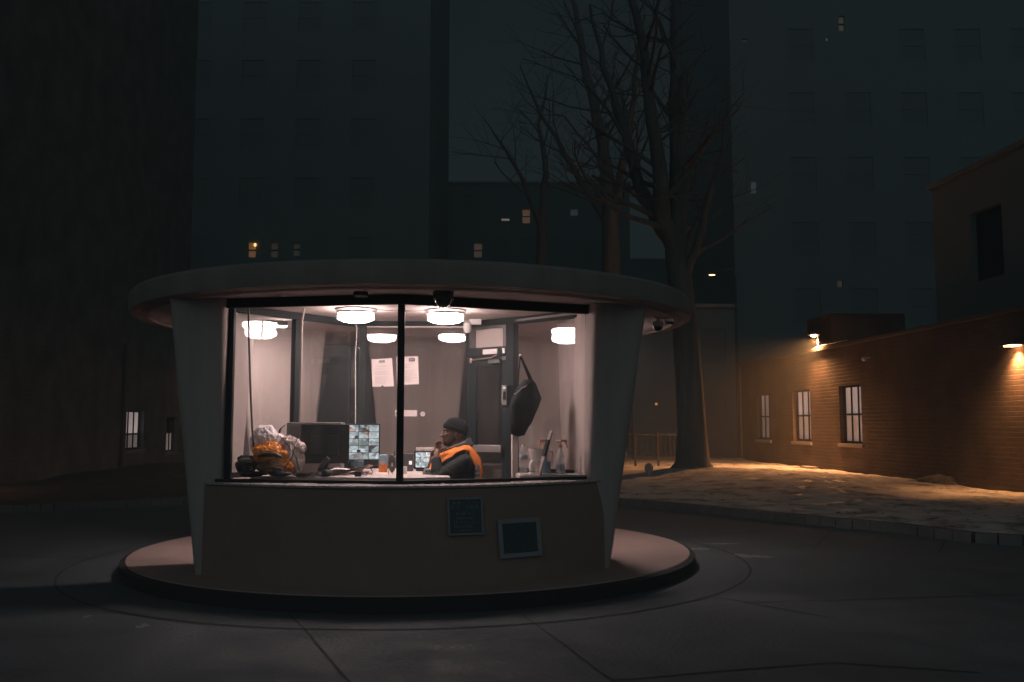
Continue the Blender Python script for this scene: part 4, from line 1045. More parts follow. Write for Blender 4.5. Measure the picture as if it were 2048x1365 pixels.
# far hand resting below
pc2 = gp(864, 918, .01)
b.ell(pc2, (.026, .018, .036), 14, 10); b.tube([wr2, pc2], [.027, .024], 12)
for k in range(4): finger(pc2 + Vector((-.012 + k * .008, -.01 + .007 * k, .028)), Vector((.1, 0, 1)), Vector((.5, 0, .8)), Vector((1, 0, .1)), (.026, .03, .028, .022)[k], .0085)
finger(pc2 + Vector((.02, -.008, -.005)), Vector((1, 0, .7)), Vector((1, 0, .4)), Vector((1, 0, 0)), .026, .0095)
b.build('body', skin, gd, remesh=.0042, sm_it=2)
# eyes
m = MB()
for s in (-1, 1): m.ell(H(-.083, s * .030, .006), (.011, .012, .011), 14, 10)
m.build('eyes', mat('eye white', (.55, .5, .48), .2), gd, smooth=True)
m = MB()
for s in (-1, 1): m.ell(H(-.0925, s * .031, .006), (.003, .0055, .0055), 12, 8)
m.build('pupils', blackp, gd, smooth=True)
# beard
m = MB()
m.ell(H(-.050, 0, -.088), (.046, .048, .030), 20, 14, M=Rh)
for s in (-1, 1): m.tube([H(.0, s * .068, -.015), H(-.012, s * .064, -.055), H(-.04, s * .045, -.085)], [.012, .017, .018], 12)
m.tube([H(-.083, -.034, -.058), H(-.094, -.018, -.046), H(-.098, 0, -.044), H(-.094, .018, -.046), H(-.083, .034, -.058)], [.007, .008, .007, .008, .007], 10)
m.build('beard', mat('black beard', (.012, .010, .009), .9, bump=.8, bscale=200), gd, remesh=.004, sm_it=2)
# knit cap
m = MB()
def capf(p, q):
    if p.z < -.1: q = Vector((q.x * .98, q.y * .98, -.1 * .105))
    return q
Rc_ = Rh @ Matrix.Rotation(.30, 3, 'Y')
m.ell(H(.016, 0, .055), (.112, .093, .092), 32, 20, M=Rc_, fn=capf)
m.lathe([(.098, -.030), (.112, -.030), (.117, -.022), (.118, .008), (.112, .016), (.098, .016)], 36, c=H(.012, 0, .048), sy=.84, M=Rc_)
m.build('knit_cap', mat('black knit', (.012, .014, .015), .95, spec=.08, bump=1.0, bscale=130), gd, smooth=True, ang=60)
# glasses
m = MB()
for s in (-1, 1):
    cc = H(-.105, s * .031, .004); pts = []
    for k in range(21):
        a = 2 * pi * k / 20; pts.append(cc + Rh @ Vector((0, .022 * cos(a), .017 * sin(a))))
    m.tube(pts, .0018, 6)
    m.tube([H(-.104, s * .053, .008), H(-.05, s * .073, .010), H(.01, s * .084, .008)], .002, 6)
m.tube([H(-.106, -.009, .006), H(-.108, 0, .010), H(-.106, .009, .006)], .0018, 6)
m.build('glasses', mat('glasses frame', (.25, .22, .2), .2, metal=.8), gd, smooth=True)
# jacket
jm = mat('dark navy jacket', (.014, .018, .020), .7, spec=.15, bump=.5, bscale=14)
m = MB()
tor = [nk + Vector((.025, 0, -.035)), gp(921, 915) + Vector((.0, 0, 0)), gp(920, 935), chest + Vector((.008, 0, 0)), pel + Vector((0, 0, .06))]
def torso(mb, k, ky):
    rad = [(.085, .095), (.125, .155), (.145, .195), (.15, .20), (.155, .20)]
    vs = []; n = 28
    for c_, (rx, ry) in zip(tor, rad):
        for i in range(n):
            a = 2 * pi * i / n; vs.append(c_ + Vector((cos(a) * (rx + k), sin(a) * (ry + ky), 0)))
    m_ = len(tor); fs = [(i * n + (q_ + 1) % n, i * n + q_, (i + 1) * n + q_, (i + 1) * n + (q_ + 1) % n) for i in range(m_ - 1) for q_ in range(n)]
    fs += [tuple(range(n)), tuple(range(m_ * n - 1, (m_ - 1) * n - 1, -1))]; mb.add(vs, fs)
torso(m, 0, 0)
def sleeve(mb, a, e, w, k=1.0):
    aw = a.lerp(e, .0); pts = [a + Vector((0, 0, .0)), a.lerp(e, .35), a.lerp(e, .7), e, e.lerp(w, .3), e.lerp(w, .62), e.lerp(w, .80)]
    mb.tube(pts, [.078 * k, .074 * k, .066 * k, .060 * k, .055 * k, .048 * k, .041 * k], 18)
    mb.ell(a, (.082 * k,) * 3, 18, 12); mb.ell(e, (.060 * k,) * 3, 16, 10)
sleeve(m, sh, el, wr); sleeve(m, sh2, el2, wr2, .95)
# folds on near sleeve
for q_, rr_ in ((.2, .078), (.45, .073), (.62, .071), (.85, .066)):
    c_ = sh.lerp(el, q_); dv_ = (el - sh).normalized(); Mq = dv_.to_track_quat('Z', 'Y').to_matrix() @ Matrix.Rotation(.5, 3, 'X')
    m.lathe([(rr_ - .01, -.012), (rr_ + .004, 0), (rr_ - .01, .012)], 20, c=c_, M=Mq)
jk = m.build('jacket', jm, gd, remesh=.0065, sm_it=3)
# hood/collar
m = MB(); cl = gp(919, 891)
for k, (r_, zz) in enumerate(((.070, .0), (.080, -.020), (.092, -.040))):
    pts = [cl + Vector((cos(a) * r_ * 1.05 + .012, sin(a) * r_ * 1.1, zz + .05 * cos(a) )) for a in [2 * pi * i / 24 for i in range(25)]]
    m.tube(pts, .024 - k * .001, 10)
m.build('hood', mat('dark grey fleece', (.045, .052, .058), .9, bump=.5, bscale=40), gd, remesh=.006, sm_it=3)
# trousers
m = MB()
for s in (-1, 1):
    m.tube([pel + Vector((.02, s * .08, 0)), pel + Vector((-.42, s * .11, .03)), pel + Vector((-.45, s * .11, -.2)), Vector((pel.x - .41, s * .11, .10))], [.115, .082, .075, .062], 16)
m.ell(pel, (.15, .17, .12), 18, 12)
m.build('trousers', mat('black trousers', (.02, .02, .022), .8), gd, remesh=.012, sm_it=2)
m = MB()
for s in (-1, 1): m.ell(Vector((pel.x - .47, s * .11, .052)), (.145, .055, .050), 16, 10)
m.build('shoes', blackp, gd, remesh=.01)
# vest: front, back and shoulder yoke following the torso
vm = mat('orange hi-vis vest', (.95, .24, .015), .6, bump=.35, bscale=16)
m = MB()
def vest_strip(y0s, y1s, path, th=.010):
    # path: list of (point(x,z)) ; strip spans y0..y1 for each
    vs = []; n = len(path)
    for i, (x, z) in enumerate(path):
        d = Vector((path[min(i + 1, n - 1)][0] - path[max(i - 1, 0)][0], path[min(i + 1, n - 1)][1] - path[max(i - 1, 0)][1])).normalized(); nx, nz_ = -d.y, d.x
        y0, y1 = y0s[i], y1s[i]
        for j_ in range(5):
            yy = y0 + (y1 - y0) * j_ / 4; sag = -.10 * (abs(yy) / .2) ** 2; bx_ = .10 * (abs(yy) / .2) ** 2 * (1 if x < chest.x - .04 else (-.6 if x > chest.x + .12 else 0))
            for o_ in (0, th): vs.append((x + bx_ + nx * o_, yy, z + nz_ * o_ + sag))
    fs = []
    for i in range(n - 1):
        for j_ in range(4):
            a = i * 10 + j_ * 2; b_ = a + 10
            fs += [(a + 1, b_ + 1, b_ + 3, a + 3), (a, a + 2, b_ + 2, b_)]
        fs += [(i * 10, i * 10 + 10, i * 10 + 11, i * 10 + 1), (i * 10 + 8, i * 10 + 9, i * 10 + 19, i * 10 + 18)]
    fs += [(0, 1, 3, 2), (2, 3, 5, 4), (4, 5, 7, 6), (6, 7, 9, 8)]; e = (n - 1) * 10
    fs += [(e, e + 2, e + 3, e + 1), (e + 2, e + 4, e + 5, e + 3), (e + 4, e + 6, e + 7, e + 5), (e + 6, e + 8, e + 9, e + 7)]
    return vs, fs
for s in (-1, 1):
    yy = .0 if s < 0 else .0
    def q2(px, py): a = gp(px, py, s * .13); return (a.x, a.z + .012)
    path = [q2(*p) for p in ((857, 962), (858, 945), (866, 925), (880, 912), (893, 905), (912, 897), (928, 890), (938, 891), (948, 904), (957, 920), (960, 940), (961, 962))]
    inn = [.03, .035, .045, .055, .06, .07, .075, .065, .04, .02, .005, .005]
    out = [.14, .14, .145, .145, .148, .150, .155, .165, .165, .16, .15, .14]
    y0s = [s * a for a in inn]; y1s = [s * a for a in out]
    if s < 0: y0s, y1s = y1s, y0s
    vs, fs = vest_strip(y0s, y1s, path, .012); m.add(vs, fs)
vest = m.build('vest', vm, gd, smooth=True, ang=180)
# reflective strip on the vest shoulder
m = MB(); path = [gp(px, py, -.125) + Vector((0, -.004, .020)) for px, py in ((893, 903), (905, 898), (920, 892), (932, 888))]
m.tube(path, .0045, 6); m.build('reflective_trim', mat('reflective grey', (.4, .3, .26), .4), gd)
# sleeve patch (embroidered shield)
m = MB(); pcn = gp(923, 927, -.252)
outp = [(-.030, .030), (-.012, .036), (0, .028), (.014, .034), (.030, .024), (.026, .004), (.034, -.012), (.016, -.030), (0, -.036), (-.014, -.026), (-.030, -.016), (-.024, .004)]
pts = [pcn + Vector((x, .012 * abs(x) / .03, z)) for x, z in outp]; m.tube(pts + [pts[0]], .0018, 6)
pts2 = [pcn + Vector((x * .55, 0, z * .5)) for x, z in outp]; m.tube(pts2 + [pts2[0]], .0015, 6)
m.build('sleeve_patch', mat('brown embroidery', (.13, .085, .065), .8), gd)
# badge at chest
m = MB(); bpn = gp(856, 944, -.14); m.box(bpn.x - .035, bpn.x + .035, bpn.y - .006, bpn.y + .006, bpn.z - .028, bpn.z + .028); m.build('chest_badge', whitep, gd, bevel=.004)
m = MB(); [m.box(bpn.x + dx_, bpn.x + dx_ + .012, bpn.y - .009, bpn.y - .0062, bpn.z - .005, bpn.z + .008) for dx_ in (-.02, .008)]; m.build('badge_mark', printd, gd)
# chair
ch = bthing('office_chair', 'mesh-backed office chair under the seated guard', 'chair', pg[0] + pel.x, VG, ZP + .014)
m = MB(); m.box(-.24, .22, -.23, .23, .36, .42); m.build('seat', mat('chair cloth', (.05, .05, .05), .9), ch, bevel=.03, segs=3)
m = MB(); xb = gp(953, 940).x - pel.x; 
m.hexa([(xb - .01, -.20, .46), (xb + .03, -.20, .46), (xb + .03, .20, .46), (xb - .01, .20, .46), (xb - .02, -.19, .86), (xb + .015, -.19, .86), (xb + .015, .19, .86), (xb - .02, .19, .86)])
m.build('backrest', mat('mesh back', (.14, .12, .115), .9, bump=1, bscale=90), ch, bevel=.012)
m = MB(); 
for k in range(9): m.box(xb - .03, xb + .02, -.205, -.2005, .50 + k * .04, .512 + k * .04)
m.build('mesh_ribs', mat('mesh rib', (.35, .3, .28), .8), ch)
m = MB(); m.tube([(0, 0, .08), (0, 0, .36)], .03, 12); m.build('gas_column', greym, ch)
for k in range(5):
    a = 2 * pi * k / 5 + .3; m = MB(); m.tube([(0, 0, .09), (cos(a) * .27, sin(a) * .27, .06)], [.025, .016], 8); m.ell((cos(a) * .27, sin(a) * .27, .03), (.03, .03, .03), 10, 8); m.build('leg', blackp, ch)

# ------------------------------------------------------------------ buildings
def wall_holes(mb, x0, x1, z0, z1, y0, y1, holes):
    xs = sorted({x0, x1} | {h[0] for h in holes} | {h[1] for h in holes}); zs = sorted({z0, z1} | {h[2] for h in holes} | {h[3] for h in holes})
    for a, b_ in zip(xs, xs[1:]):
        # merge solid vertical runs
        run = None
        for c_, d_ in zip(zs, zs[1:]):
            mx, mz = (a + b_) / 2, (c_ + d_) / 2
            solid = not any(h[0] < mx < h[1] and h[2] < mz < h[3] for h in holes)
            if solid: run = (run[0], d_) if run else (c_, d_)
            elif run: mb.box(a, b_, y0, y1, *run); run = None
        if run: mb.box(a, b_, y0, y1, *run)
def window(bld, x0, x1, z0, z1, up, lo, depth=.14, bars=3, sill=True, split=.5):
    fr_ = MB(); w = .05; ym = depth
    fr_.box(x0, x0 + w, ym - .03, ym + .03, z0, z1); fr_.box(x1 - w, x1, ym - .03, ym + .03, z0, z1)
    fr_.box(x0 + w + .0002, x1 - w - .0002, ym - .03, ym + .03, z1 - w, z1); fr_.box(x0 + w + .0002, x1 - w - .0002, ym - .03, ym + .03, z0, z0 + w * 1.3)
    zm = z0 + (z1 - z0) * split; fr_.box(x0 + w + .0002, x1 - w - .0002, ym - .035, ym + .03, zm - .025, zm + .025)
    for k in range(1, bars):
        x = x0 + w + (x1 - x0 - 2 * w) * k / bars
        fr_.box(x - .011, x + .011, ym - .02, ym + .02, z0 + w * 1.3 + .0002, zm - .0252); fr_.box(x - .011, x + .011, ym - .02, ym + .02, zm + .0252, z1 - w - .0002)
    f = fr_.build('window', black_m, bld)
    p = MB(); p.box(x0 + w, x1 - w, ym + .031, ym + .038, zm, z1 - w); p.build('upper_pane', up, f)
    p = MB(); p.box(x0 + w, x1 - w, ym + .031, ym + .038, z0 + w, zm - .001); p.build('lower_pane', lo, f)
    if sill: p = MB(); p.box(x0 - .06, x1 + .06, -.05, ym - .031, z0 - .09, z0 - .001); p.build('sill', stone_m, f)
    return f
def blind(name, s):
    if name in MATS: return MATS[name]
    m = emis(name, (1, .80, .77), s); n, l = m.node_tree.nodes, m.node_tree.links
    t_ = n.new('ShaderNodeTexCoord'); q_ = n.new('ShaderNodeTexNoise'); q_.inputs['Scale'].default_value = 1.1; l.new(t_.outputs['Object'], q_.inputs['Vector'])
    r_ = n.new('ShaderNodeMapRange'); r_.inputs[1].default_value = .3; r_.inputs[2].default_value = .7; r_.inputs[3].default_value = s * .7; r_.inputs[4].default_value = s * 1.25; l.new(q_.outputs['Fac'], r_.inputs[0])
    l.new(r_.outputs[0], n['Principled BSDF'].inputs['Emission Strength'])
    return m
bl_hi, bl_lo, bl_dim, bl_dim2 = blind('lit blind', .24), blind('screened lit blind', .13), blind('faint lit blind', .10), blind('fainter lit blind', .065)
# right low brick building
xr33 = XR(33); rzr = atan2(-1, .065)
rb = thing('brick_building', 'low red brick building with lit sash windows along the right verge', 'building', (xr33, 33, 0), rzr)
wins = [(1.62, 2.98), (4.95, 6.35), (8.35, 9.68)]
ZB, ZR = -.05, 3.42
m = MB(); holes = [(a, b_, .86, 2.38) for a, b_ in wins]
wall_holes(m, 0, 24, ZB, ZR, 0, .35, holes); m.build('wall', brick_r, rb)
m = MB(); m.box(.001, 23.999, .351, 9, ZB, ZR - .1); m.build('interior_mass', brick_d, rb)
m = MB(); m.box(-.05, 24.05, -.06, .40, ZR + .001, ZR + .09); m.build('coping', mat('dark coping', (.10, .085, .075), .85, var=.2), rb, bevel=.01)
for i, (a, b_) in enumerate(wins):
    window(rb, a, b_, .86, 2.38, bl_hi if i else bl_dim, bl_lo if i else bl_dim2)
m = MB(); m.box(-.05, .0, -.04, .3, ZB, ZR); m.build('corner_trim', stone_m, rb)
# roof bulkhead and upper storey set back
YB = 25.6; sB = 33 - YB
m = MB(); m.box(4.4, 6.2, .75, 3.0, ZR - .09, ZR + 1.2); m.build('roof_bulkhead', brick_r, rb)
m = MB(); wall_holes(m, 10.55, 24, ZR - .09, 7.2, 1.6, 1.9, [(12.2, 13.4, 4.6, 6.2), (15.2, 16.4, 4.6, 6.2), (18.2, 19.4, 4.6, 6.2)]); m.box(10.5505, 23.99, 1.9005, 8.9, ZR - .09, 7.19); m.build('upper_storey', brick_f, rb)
m = MB(); m.box(10.45, 24.05, 1.5, 2.0, 7.201, 7.3); m.build('upper_coping', brick_f, rb)
for a in (12.2, 15.2, 18.2):
    m = MB(); m.box(a + .02, a + 1.18, 1.72, 1.74, 4.62, 6.18); m.build('dark_window', dglass, rb)
def RW(s, o, z): # building frame to world
    c_, s_ = cos(rzr), sin(rzr); return Vector((xr33 + c_ * s - s_ * o, 33 + s_ * s + c_ * o, z))
sodium = emis('sodium lamp glow', (1, .42, .14), 22)
def lightpt(name, parent, loc, power, colr, size=.08, spot=None, rot=None):
    ld = bpy.data.lights.new(name, 'SPOT' if spot else 'POINT'); ld.energy = power; ld.color = colr; ld.shadow_soft_size = size
    if spot: ld.spot_size = spot; ld.spot_blend = 1.0
    o = bpy.data.objects.new(name, ld); col.objects.link(o); o.parent = parent; o.location = loc
    if rot: o.rotation_euler = rot
    return o
# lamp on the parapet
sp_ = 33 - 25.9
t = thing('parapet_lamp', 'orange sodium lamp on a short stem above the parapet of the brick building', 'lamp', RW(sp_, -.02, ZR + .09), rzr)
m = MB(); m.tube([(0, 0, 0), (0, 0, .34)], .022, 10); m.ell((0, 0, .01), (.05, .05, .03), 12, 8); m.build('stem', greym, t, smooth=True)
m = MB(); m.tube([(0, 0, .34), (0, -.03, .37), (0, -.08, .39)], .018, 8); m.lathe([(.02, .44), (.06, .42), (.17, .375), (.165, .365), (.02, .39)][::-1], 24, c=(0, -.115, 0)); m.build('shade', greym, t, smooth=True)
m = MB(); m.ell((0, -.115, .350), (.085, .085, .040), 18, 10); m.build('bulb', emis('bright sodium glow', (1, .45, .17), 60), t, smooth=True)
lightpt('lamp_light', t, (0, -.075, .29), 2700, (1, .42, .15), .06, R(152), (R(-20), 0, 0))
m = MB(); m.tube([(-.55, .02, .02), (.4, .02, .05), (1.9, .02, .05)], .018, 8); m.build('feed_pipe', greym, t)
# wall lamp at right
t2 = thing('wall_lamp', 'orange sodium wall lamp lighting the brickwork at the right edge', 'lamp', RW(33 - 16.75, 0, 2.83), rzr)
m = MB(); m.hexa([(-.17, -.26, -.03), (.17, -.26, -.03), (.17, .001, -.03), (-.17, .001, -.03), (-.17, -.22, .02), (.17, -.22, .02), (.17, .001, .05), (-.17, .001, .05)]); m.build('hood', darkgrey, t2, bevel=.006)
m = MB(); m.box(-.13, .13, -.2, -.02, -.05, -.0305); m.build('lens', sodium, t2)
lightpt('lamp_light', t2, (0, -.13, -.09), 460, (1, .43, .15), .05, R(112), (R(6), 0, 0))
# wall mounted camera on brick building
u_, v_, z_ = W(1735, 716, XR and 22.6)
t = thing('wall_camera', 'small white security camera high on the brick wall right of the windows', 'security camera', RW(33 - 22.75, 0, W(1735, 716, 22.75)[2]), rzr)
m = MB(); m.box(-.03, .03, -.12, 0, -.02, .02); m.build('bracket', whitep, t, bevel=.003)
m = MB(); m.ell((.0, -.15, -.03), (.06, .06, .06), 16, 12); m.build('dome', whitep, t, smooth=True)
# standpipe
x, y, z = G(1869, 962, .14)
t = thing('standpipe', 'thin capped vent pipe standing on the verge before the brick wall', 'pipe', (x, y, .12))
m = MB(); m.tube([(0, 0, 0), (0, 0, .52)], .028, 10); m.build('pipe', greym, t, smooth=True)
m = MB(); m.lathe([(.01, .5), (.05, .5), (.06, .54), (.055, .59), (.03, .61), (.01, .61)], 16); m.build('cap', greym, t, smooth=True)
# pale round marker
x, y, z = G(1299, 957, .16)
t = thing('round_marker', 'pale round marker on a short stake in the dark shadow of the tree', 'marker', (x, y, .14))
m = MB(); m.tube([(0, 0, 0), (-.01, 0, .16)], [.008, .014], 8); m.build('stake', whitep, t)
m = MB(); m.ell((-.012, 0, .24), (.10, .03, .12), 18, 12); m.build('disc', mat('pale marker', (.42, .33, .30), .7), t, smooth=True)
# utility cover by wall
x, y, z = G(1632, 932, .16)
m = MB(); m.box(-.35, .35, -.12, .12, 0, .05); o = m.build('window_well_cover', stone_m, loc=(XR(26) - .35, 26, .14), rz=rzr, bevel=.008); tag(o, 'small flat grey cover at the foot of the brick wall under the middle window', 'cover')

# left brick building
rzl = atan2(1, -.088)
lb = thing('brick_building', 'dark brick building along the left verge with two part-lit windows', 'building', (XL(8), 8, 0), rzl)
sL = lambda Y_: (Y_ - 8) * sqrt(1 + .088 ** 2)
m = MB(); w1 = (sL(27.1), sL(28.7), .84, 2.36 - .52 + .0); w1 = (sL(27.1), sL(28.75), .60, 1.78); w2 = (sL(31.2), sL(32.5), .42, 1.62)
w3 = (sL(22.2), sL(23.6), .7, 2.0)
ups = [(sL(12 + 4 * k), sL(13.4 + 4 * k), 4.0, 5.5) for k in range(6)]; ups = []
wall_holes(m, 0, sL(33.6), ZB, 26, 0, .35, [w1, w2] + ups); m.build('wall', brick_d, lb)
m = MB(); m.box(.001, sL(33.6) - .001, .351, 9, ZB, 25.9); m.build('interior_mass', brick_d, lb)
m = MB(); m.box(-.05, sL(33.6) + .05, -.06, .40, 26.001, 26.12); m.build('coping', stone_m, lb)
for q_ in ups: m = MB(); m.box(q_[0] + .02, q_[1] - .02, .12, .14, q_[2] + .02, q_[3] - .02); m.build('dark_window', dglass, lb)
window(lb, *w1, blind('bright lit blind', .34), bl_dim, split=.40)
window(lb, *w2, dglass, bl_lo, split=.55)
def LW(s, o, z): c_, s_ = cos(rzl), sin(rzl); return Vector((XL(8) + c_ * s - s_ * o, 8 + s_ * s + c_ * o, z))
assumed_lamp = dup(t2, LW(sL(16.6), 0, 2.6), rzl, 'assumed orange sodium wall lamp on the left brick building, just outside the left edge')  # lamp out of view, assumed from the orange patch on the ground
assumed_far_lamp = dup(t2, LW(sL(33.2), 0, 3.3), rzl, 'assumed orange wall lamp near the far end of the left brick building');  # unseen lamp, assumed from the light on the snow heap
for ch_ in assumed_far_lamp.children:
    if ch_.type == 'LIGHT': ch_.data = ch_.data.copy(); ch_.data.energy = 14
for ch_ in assumed_lamp.children:
    if ch_.type == 'LIGHT': ch_.data = ch_.data.copy(); ch_.data.energy = 34
# downpipe
m = MB(); m.tube([(0, 0, 0), (0, 0, 3.6)], .05, 10)
tag(m.build('downpipe', darkgrey, loc=LW(sL(26.6), -.07, .1), rz=rzl), 'dark downpipe on the left brick wall beside the lit window', 'downpipe')

# far blocks
def block(name, label, x0, x1, y0, y1, h, cols_, rows_, z0=3.0, dz=3.0, lit=(), m_=brick_f, w=1.2, hgt=1.6, cat='building', mx=2.0):
    t_ = thing(name, label, cat, ((x0 + x1) / 2, y0, 0)); W_ = (x1 - x0) / 2
    gr = []
    for r_ in range(rows_):
        for c_ in range(cols_):
            x = -W_ + mx + (2 * W_ - 2 * mx) * (c_ + .5) / cols_ - w / 2; z = z0 + r_ * dz
            if z + hgt < h - .5: gr.append((x, x + w, z, z + hgt))
    # custom lit windows replace any that overlap
    cl_ = []
    for (px0, px1, py0, py1, mt) in lit:
        a = W(px0, py1, y0); b_ = W(px1, py0, y0); cl_.append((a[0] - (x0 + x1) / 2, b_[0] - (x0 + x1) / 2, a[2], b_[2], mt))
    gr = [q_ for q_ in gr if not any(q_[0] < c_[1] + .3 and q_[1] > c_[0] - .3 and q_[2] < c_[3] + .3 and q_[3] > c_[2] - .3 for c_ in cl_)]
    m = MB(); wall_holes(m, -W_, W_, 0, h, 0, .3, gr + [c_[:4] for c_ in cl_]); m.build('wall', m_, t_)
    m = MB(); m.box(-W_ + .001, W_ - .001, .301, y1 - y0, 0, h - .3); m.build('interior_mass', m_, t_)
    m = MB(); m.box(-W_ - .1, W_ + .1, -.1, .5, h + .001, h + .15); m.build('coping', stone_m, t_)
    for q_ in gr:
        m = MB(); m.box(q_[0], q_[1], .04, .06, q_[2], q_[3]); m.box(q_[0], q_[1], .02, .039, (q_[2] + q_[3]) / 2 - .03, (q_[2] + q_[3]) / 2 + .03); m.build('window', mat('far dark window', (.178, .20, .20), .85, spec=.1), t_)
    for (a, b_, c_, d_, mt) in cl_:
        m = MB(); m.box(a, b_, .15, .17, c_, d_); f = m.build('lit_window', mt, t_)
        if d_ - c_ > .6:
            m = MB(); m.box(a, b_, .10, .149, (c_ + d_) / 2 - .03, (c_ + d_) / 2 + .03); m.build('sash_bar', black_m, f)
    return t_
amber = emis('amber window', (1, .50, .25), .085); amber2 = emis('dim amber window', (1, .62, .45), .05); coldw = emis('cold window', (.75, .9, 1), .045); orw = emis('orange window', (1, .42, .12), .12); whl = emis('pale slit window', (1, .8, .65), .2); vd = emis('very dim window', (1, .6, .3), .02); bulb_m = emis('tiny warm bulb', (1, .45, .15), 3)
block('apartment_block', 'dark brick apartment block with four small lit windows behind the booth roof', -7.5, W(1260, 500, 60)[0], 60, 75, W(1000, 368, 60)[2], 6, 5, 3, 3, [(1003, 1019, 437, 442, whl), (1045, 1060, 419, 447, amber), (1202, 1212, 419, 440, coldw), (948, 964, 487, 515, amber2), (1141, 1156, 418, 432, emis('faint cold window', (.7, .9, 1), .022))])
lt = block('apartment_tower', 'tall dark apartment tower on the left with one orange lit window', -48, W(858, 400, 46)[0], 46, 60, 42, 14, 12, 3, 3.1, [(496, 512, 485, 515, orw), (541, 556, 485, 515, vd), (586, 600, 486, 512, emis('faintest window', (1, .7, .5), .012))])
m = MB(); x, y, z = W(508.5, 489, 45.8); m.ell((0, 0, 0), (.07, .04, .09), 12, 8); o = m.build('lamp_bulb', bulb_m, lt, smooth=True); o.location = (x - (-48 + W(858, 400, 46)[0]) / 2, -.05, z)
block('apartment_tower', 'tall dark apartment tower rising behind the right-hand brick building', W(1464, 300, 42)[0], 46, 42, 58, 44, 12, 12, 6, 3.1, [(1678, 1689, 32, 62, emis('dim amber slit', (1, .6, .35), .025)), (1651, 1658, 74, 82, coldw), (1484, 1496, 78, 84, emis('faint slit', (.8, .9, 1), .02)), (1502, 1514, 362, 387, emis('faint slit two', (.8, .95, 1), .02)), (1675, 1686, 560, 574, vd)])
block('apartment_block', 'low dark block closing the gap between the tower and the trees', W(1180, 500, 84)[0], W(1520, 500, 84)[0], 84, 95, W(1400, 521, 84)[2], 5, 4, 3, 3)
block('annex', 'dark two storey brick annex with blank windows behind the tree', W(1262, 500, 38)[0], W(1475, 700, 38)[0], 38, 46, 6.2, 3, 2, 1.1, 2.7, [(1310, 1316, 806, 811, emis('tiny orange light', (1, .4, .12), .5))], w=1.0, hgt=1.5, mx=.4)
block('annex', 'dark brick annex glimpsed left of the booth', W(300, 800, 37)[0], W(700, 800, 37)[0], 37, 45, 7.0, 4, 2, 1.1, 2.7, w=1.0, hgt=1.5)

# railing fence
fx0, fx1 = W(1225, 900, 27)[0], W(1362, 900, 27)[0]
fn_ = thing('railing_fence', 'low dark metal railing between the booth and the tree', 'fence', (fx0, 27, .12)); FWd = fx1 - fx0
for k in range(4): m = MB(); m.box(k * FWd / 3 - .03, k * FWd / 3 + .03, -.03, .03, 0, 1.05); m.build('post', darkgrey, fn_)
for z_ in (.25, .92): m = MB(); m.box(.031, FWd - .031, -.015, .015, z_, z_ + .05); m.build('rail', darkgrey, fn_)
m = MB()
k = .12
while k < FWd - .05: m.box(k - .009, k + .009, -.009, .009, .3005, .9195); k += .13
m.build('bars', darkgrey, fn_)

# street lamp far away
x, y, z = W(1425, 551, 36)
t = thing('street_lamp', 'distant street lamp glowing orange between the tree and the tower', 'street lamp', (x + .9, 36, .1))
m = MB(); m.tube([(0, 0, 0), (0, 0, z - .1), (-.15, 0, z + .15), (-.6, 0, z + .1)], [.08, .05, .04, .035], 8); m.build('pole', darkgrey, t, smooth=True)
m = MB(); m.ell((-.9, 0, z - .02), (.32, .12, .07), 16, 8); m.build('lamp_head', darkgrey, t, smooth=True)
m = MB(); m.ell((-.92, 0, z - .085), (.13, .07, .03), 14, 8); m.build('bulb', emis('far sodium', (1, .5, .25), 6), t, smooth=True)

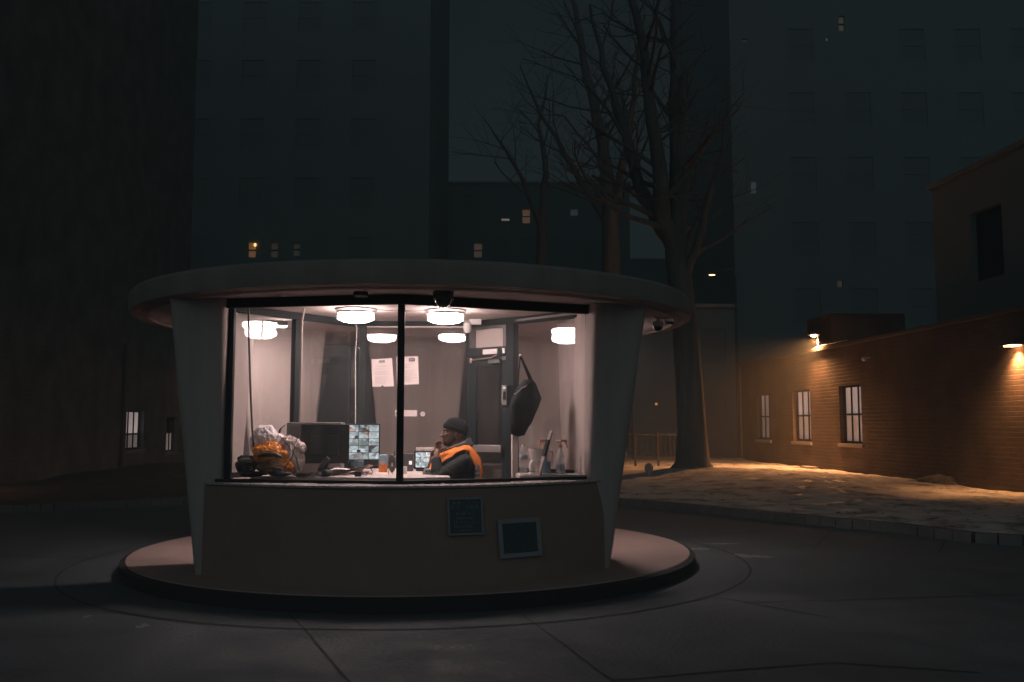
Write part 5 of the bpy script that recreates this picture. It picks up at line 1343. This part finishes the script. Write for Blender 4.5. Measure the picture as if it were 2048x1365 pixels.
# ------------------------------------------------------------------ trees
bark = mat('bark', (.13, .12, .105), .9, var=.35, vscale=7, bump=1.0, bscale=22, streak=True)
def tree(label, base, trunk, limbs, seed, twig_scale=1.0, name='bare_tree'):
    rr = random.Random(seed)
    bx, by, bz = base
    t_ = thing(name, label, 'tree', base, 0, 'bare winter trees')
    tk, cr = MB(), MB()
    cnt = [0]
    def grow(mb, p, d, L_, r, depth):
        if depth <= 0 or r < .004: return
        n_ = 4; pts = [p]; rad = [r]; q = p.copy(); dd_ = d.copy()
        for i in range(n_):
            dd_ = (dd_ + Vector((rr.uniform(-.22, .22), rr.uniform(-.22, .22), rr.uniform(-.08, .16)))).normalized()
            q = q + dd_ * L_ / n_; pts.append(q.copy()); rad.append(r * (1 - .45 * (i + 1) / n_))
        mb.tube(pts, rad, 5 if depth < 4 else 7, cap=False); cnt[0] += 1
        nb = (3 if depth > 3 else 2) if depth > 1 else 0
        for k_ in range(nb):
            i = rr.choice((2, 3, 4)); ax = Vector((rr.uniform(-1, 1), rr.uniform(-1, 1), rr.uniform(-.4, .7))).normalized()
            nd = (dd_ * .75 + ax * .75).normalized(); grow(mb, pts[i], nd, L_ * rr.uniform(.55, .8), rad[i] * rr.uniform(.5, .7), depth - 1)
    tk.tube([Vector(p) for p in trunk[0]], trunk[1], 16)
    for pts, rad, dp in limbs:
        P_ = [Vector(p) for p in pts]
        # refine
        fine = []; fr2 = []
        for i in range(len(P_) - 1):
            for s_ in range(4):
                t0_ = s_ / 4; q = P_[i].lerp(P_[i + 1], t0_); q = q + Vector((noise.noise(q * 1.1), noise.noise(q * 1.1 + Vector((9, 0, 0))), 0)) * .12 * (1 if i + s_ else 0); fine.append(q); fr2.append(rad[i] + (rad[i + 1] - rad[i]) * t0_)
        fine.append(P_[-1]); fr2.append(rad[-1]); tk.tube(fine, fr2, 10)
        for i in range(2, len(fine)):
            for _ in range(1 if rr.random() < .8 else 0):
                d_ = (fine[i] - fine[i - 1]).normalized(); ax = Vector((rr.uniform(-1, 1), rr.uniform(-1, 1), rr.uniform(-.3, .6))).normalized()
                grow(cr, fine[i], (d_ * .5 + ax).normalized(), rr.uniform(1.2, 2.4) * twig_scale, fr2[i] * rr.uniform(.22, .42), dp)
    tk.build('trunk', bark, t_, smooth=True, ang=70); cr.build('crown', bark, t_, smooth=True, ang=70)
def TP(Yt, base):
    return lambda px, py, dy=0: Vector(W(px, py, Yt + dy)) - Vector(base)
YT = 22.3
b0 = W(1385, 938, YT); base = (b0[0], YT, b0[2]); T = TP(YT, base)
kx = YT / 1840
tree('big bare tree standing on the snowy verge right of the booth', base,
     ([T(1385, 945), T(1385, 925), T(1384, 860), T(1378, 760), T(1370, 660), T(1360, 560), T(1352, 500)], [.62, .42, .35, .33, .31, .30, .28]),
     [([T(1352, 505), T(1356, 380, .1), T(1352, 250, .3), T(1350, 120, .5), T(1352, -20, .8), T(1345, -200, 1.1)], [.26, .24, .20, .16, .12, .05], 4),
      ([T(1354, 510), T(1330, 440, -.2), T(1318, 340, -.5), T(1305, 240, -.8), T(1292, 140, -1), T(1270, 0, -1.4), T(1250, -140, -1.6)], [.24, .22, .18, .15, .12, .09, .04], 4),
      ([T(1340, 480), T(1290, 400, .4), T(1262, 310, .8), T(1240, 230, 1.2), T(1205, 130, 1.6), T(1180, 10, 2)], [.18, .16, .14, .11, .08, .04], 4),
      ([T(1366, 580), T(1395, 480, -.4), T(1420, 400, -.8), T(1440, 330, -1.1), T(1462, 210, -1.4)], [.13, .09, .07, .05, .02], 3),
      ([T(1362, 540), T(1385, 470, .4), T(1410, 420, .8), T(1425, 370, 1.2)], [.09, .07, .05, .02], 3)], 3)
YT2 = 31
b0 = W(1225, 912, YT2); base2 = (b0[0], YT2, .1); T = TP(YT2, base2)
tree('second bare tree farther off, its trunk hidden behind the booth', base2,
     ([T(1225, 930), T(1224, 800), T(1222, 650), T(1222, 500), T(1220, 420)], [.5, .38, .34, .30, .27]),
     [([T(1220, 430), T(1210, 330, .2), T(1195, 240, .5), T(1170, 130, .8), T(1150, 20, 1), T(1130, -90, 1.3)], [.26, .23, .19, .14, .10, .04], 4),
      ([T(1221, 450), T(1245, 350, -.3), T(1262, 260, -.6), T(1270, 150, -.9), T(1290, 30, -1.2)], [.18, .15, .12, .08, .03], 4),
      ([T(1220, 460), T(1170, 380, .5), T(1130, 310, 1), T(1080, 230, 1.4), T(1040, 130, 1.8)], [.15, .12, .09, .06, .02], 4)], 11, 1.1)
YT3 = 36
base3 = (W(1080, 900, YT3)[0], YT3, .1); T = TP(YT3, base3)
tree('thin bare tree seen faintly above the middle of the booth roof', base3,
     ([T(1080, 930), T(1082, 700), T(1084, 450)], [.35, .27, .20]),
     [([T(1084, 455), T(1090, 350, .2), T(1080, 250, .4), T(1095, 150, .6)], [.18, .13, .08, .03], 4),
      ([T(1084, 460), T(1050, 370, -.3), T(1010, 300, -.6), T(970, 240, -.8)], [.13, .09, .06, .02], 4)], 23, 1.1)

# ------------------------------------------------------------------ dark lift haze
m = MB(); m.box(-228, 228, -64, 264, -1.2, 48)  # haze volume added to lift the dark tones
hz_ = m.build('haze', bpy.data.materials.new('dark lift haze')); tag(hz_, kind='stuff')
hm = bpy.data.materials['dark lift haze']; hm.use_nodes = True
hn, hl_ = hm.node_tree.nodes, hm.node_tree.links; hn.clear()
ho = hn.new('ShaderNodeOutputMaterial'); hv = hn.new('ShaderNodeVolumePrincipled')
hv.inputs['Color'].default_value = (.85, .9, .92, 1); hv.inputs['Density'].default_value = .008
hl_.new(hv.outputs[0], ho.inputs['Volume'])
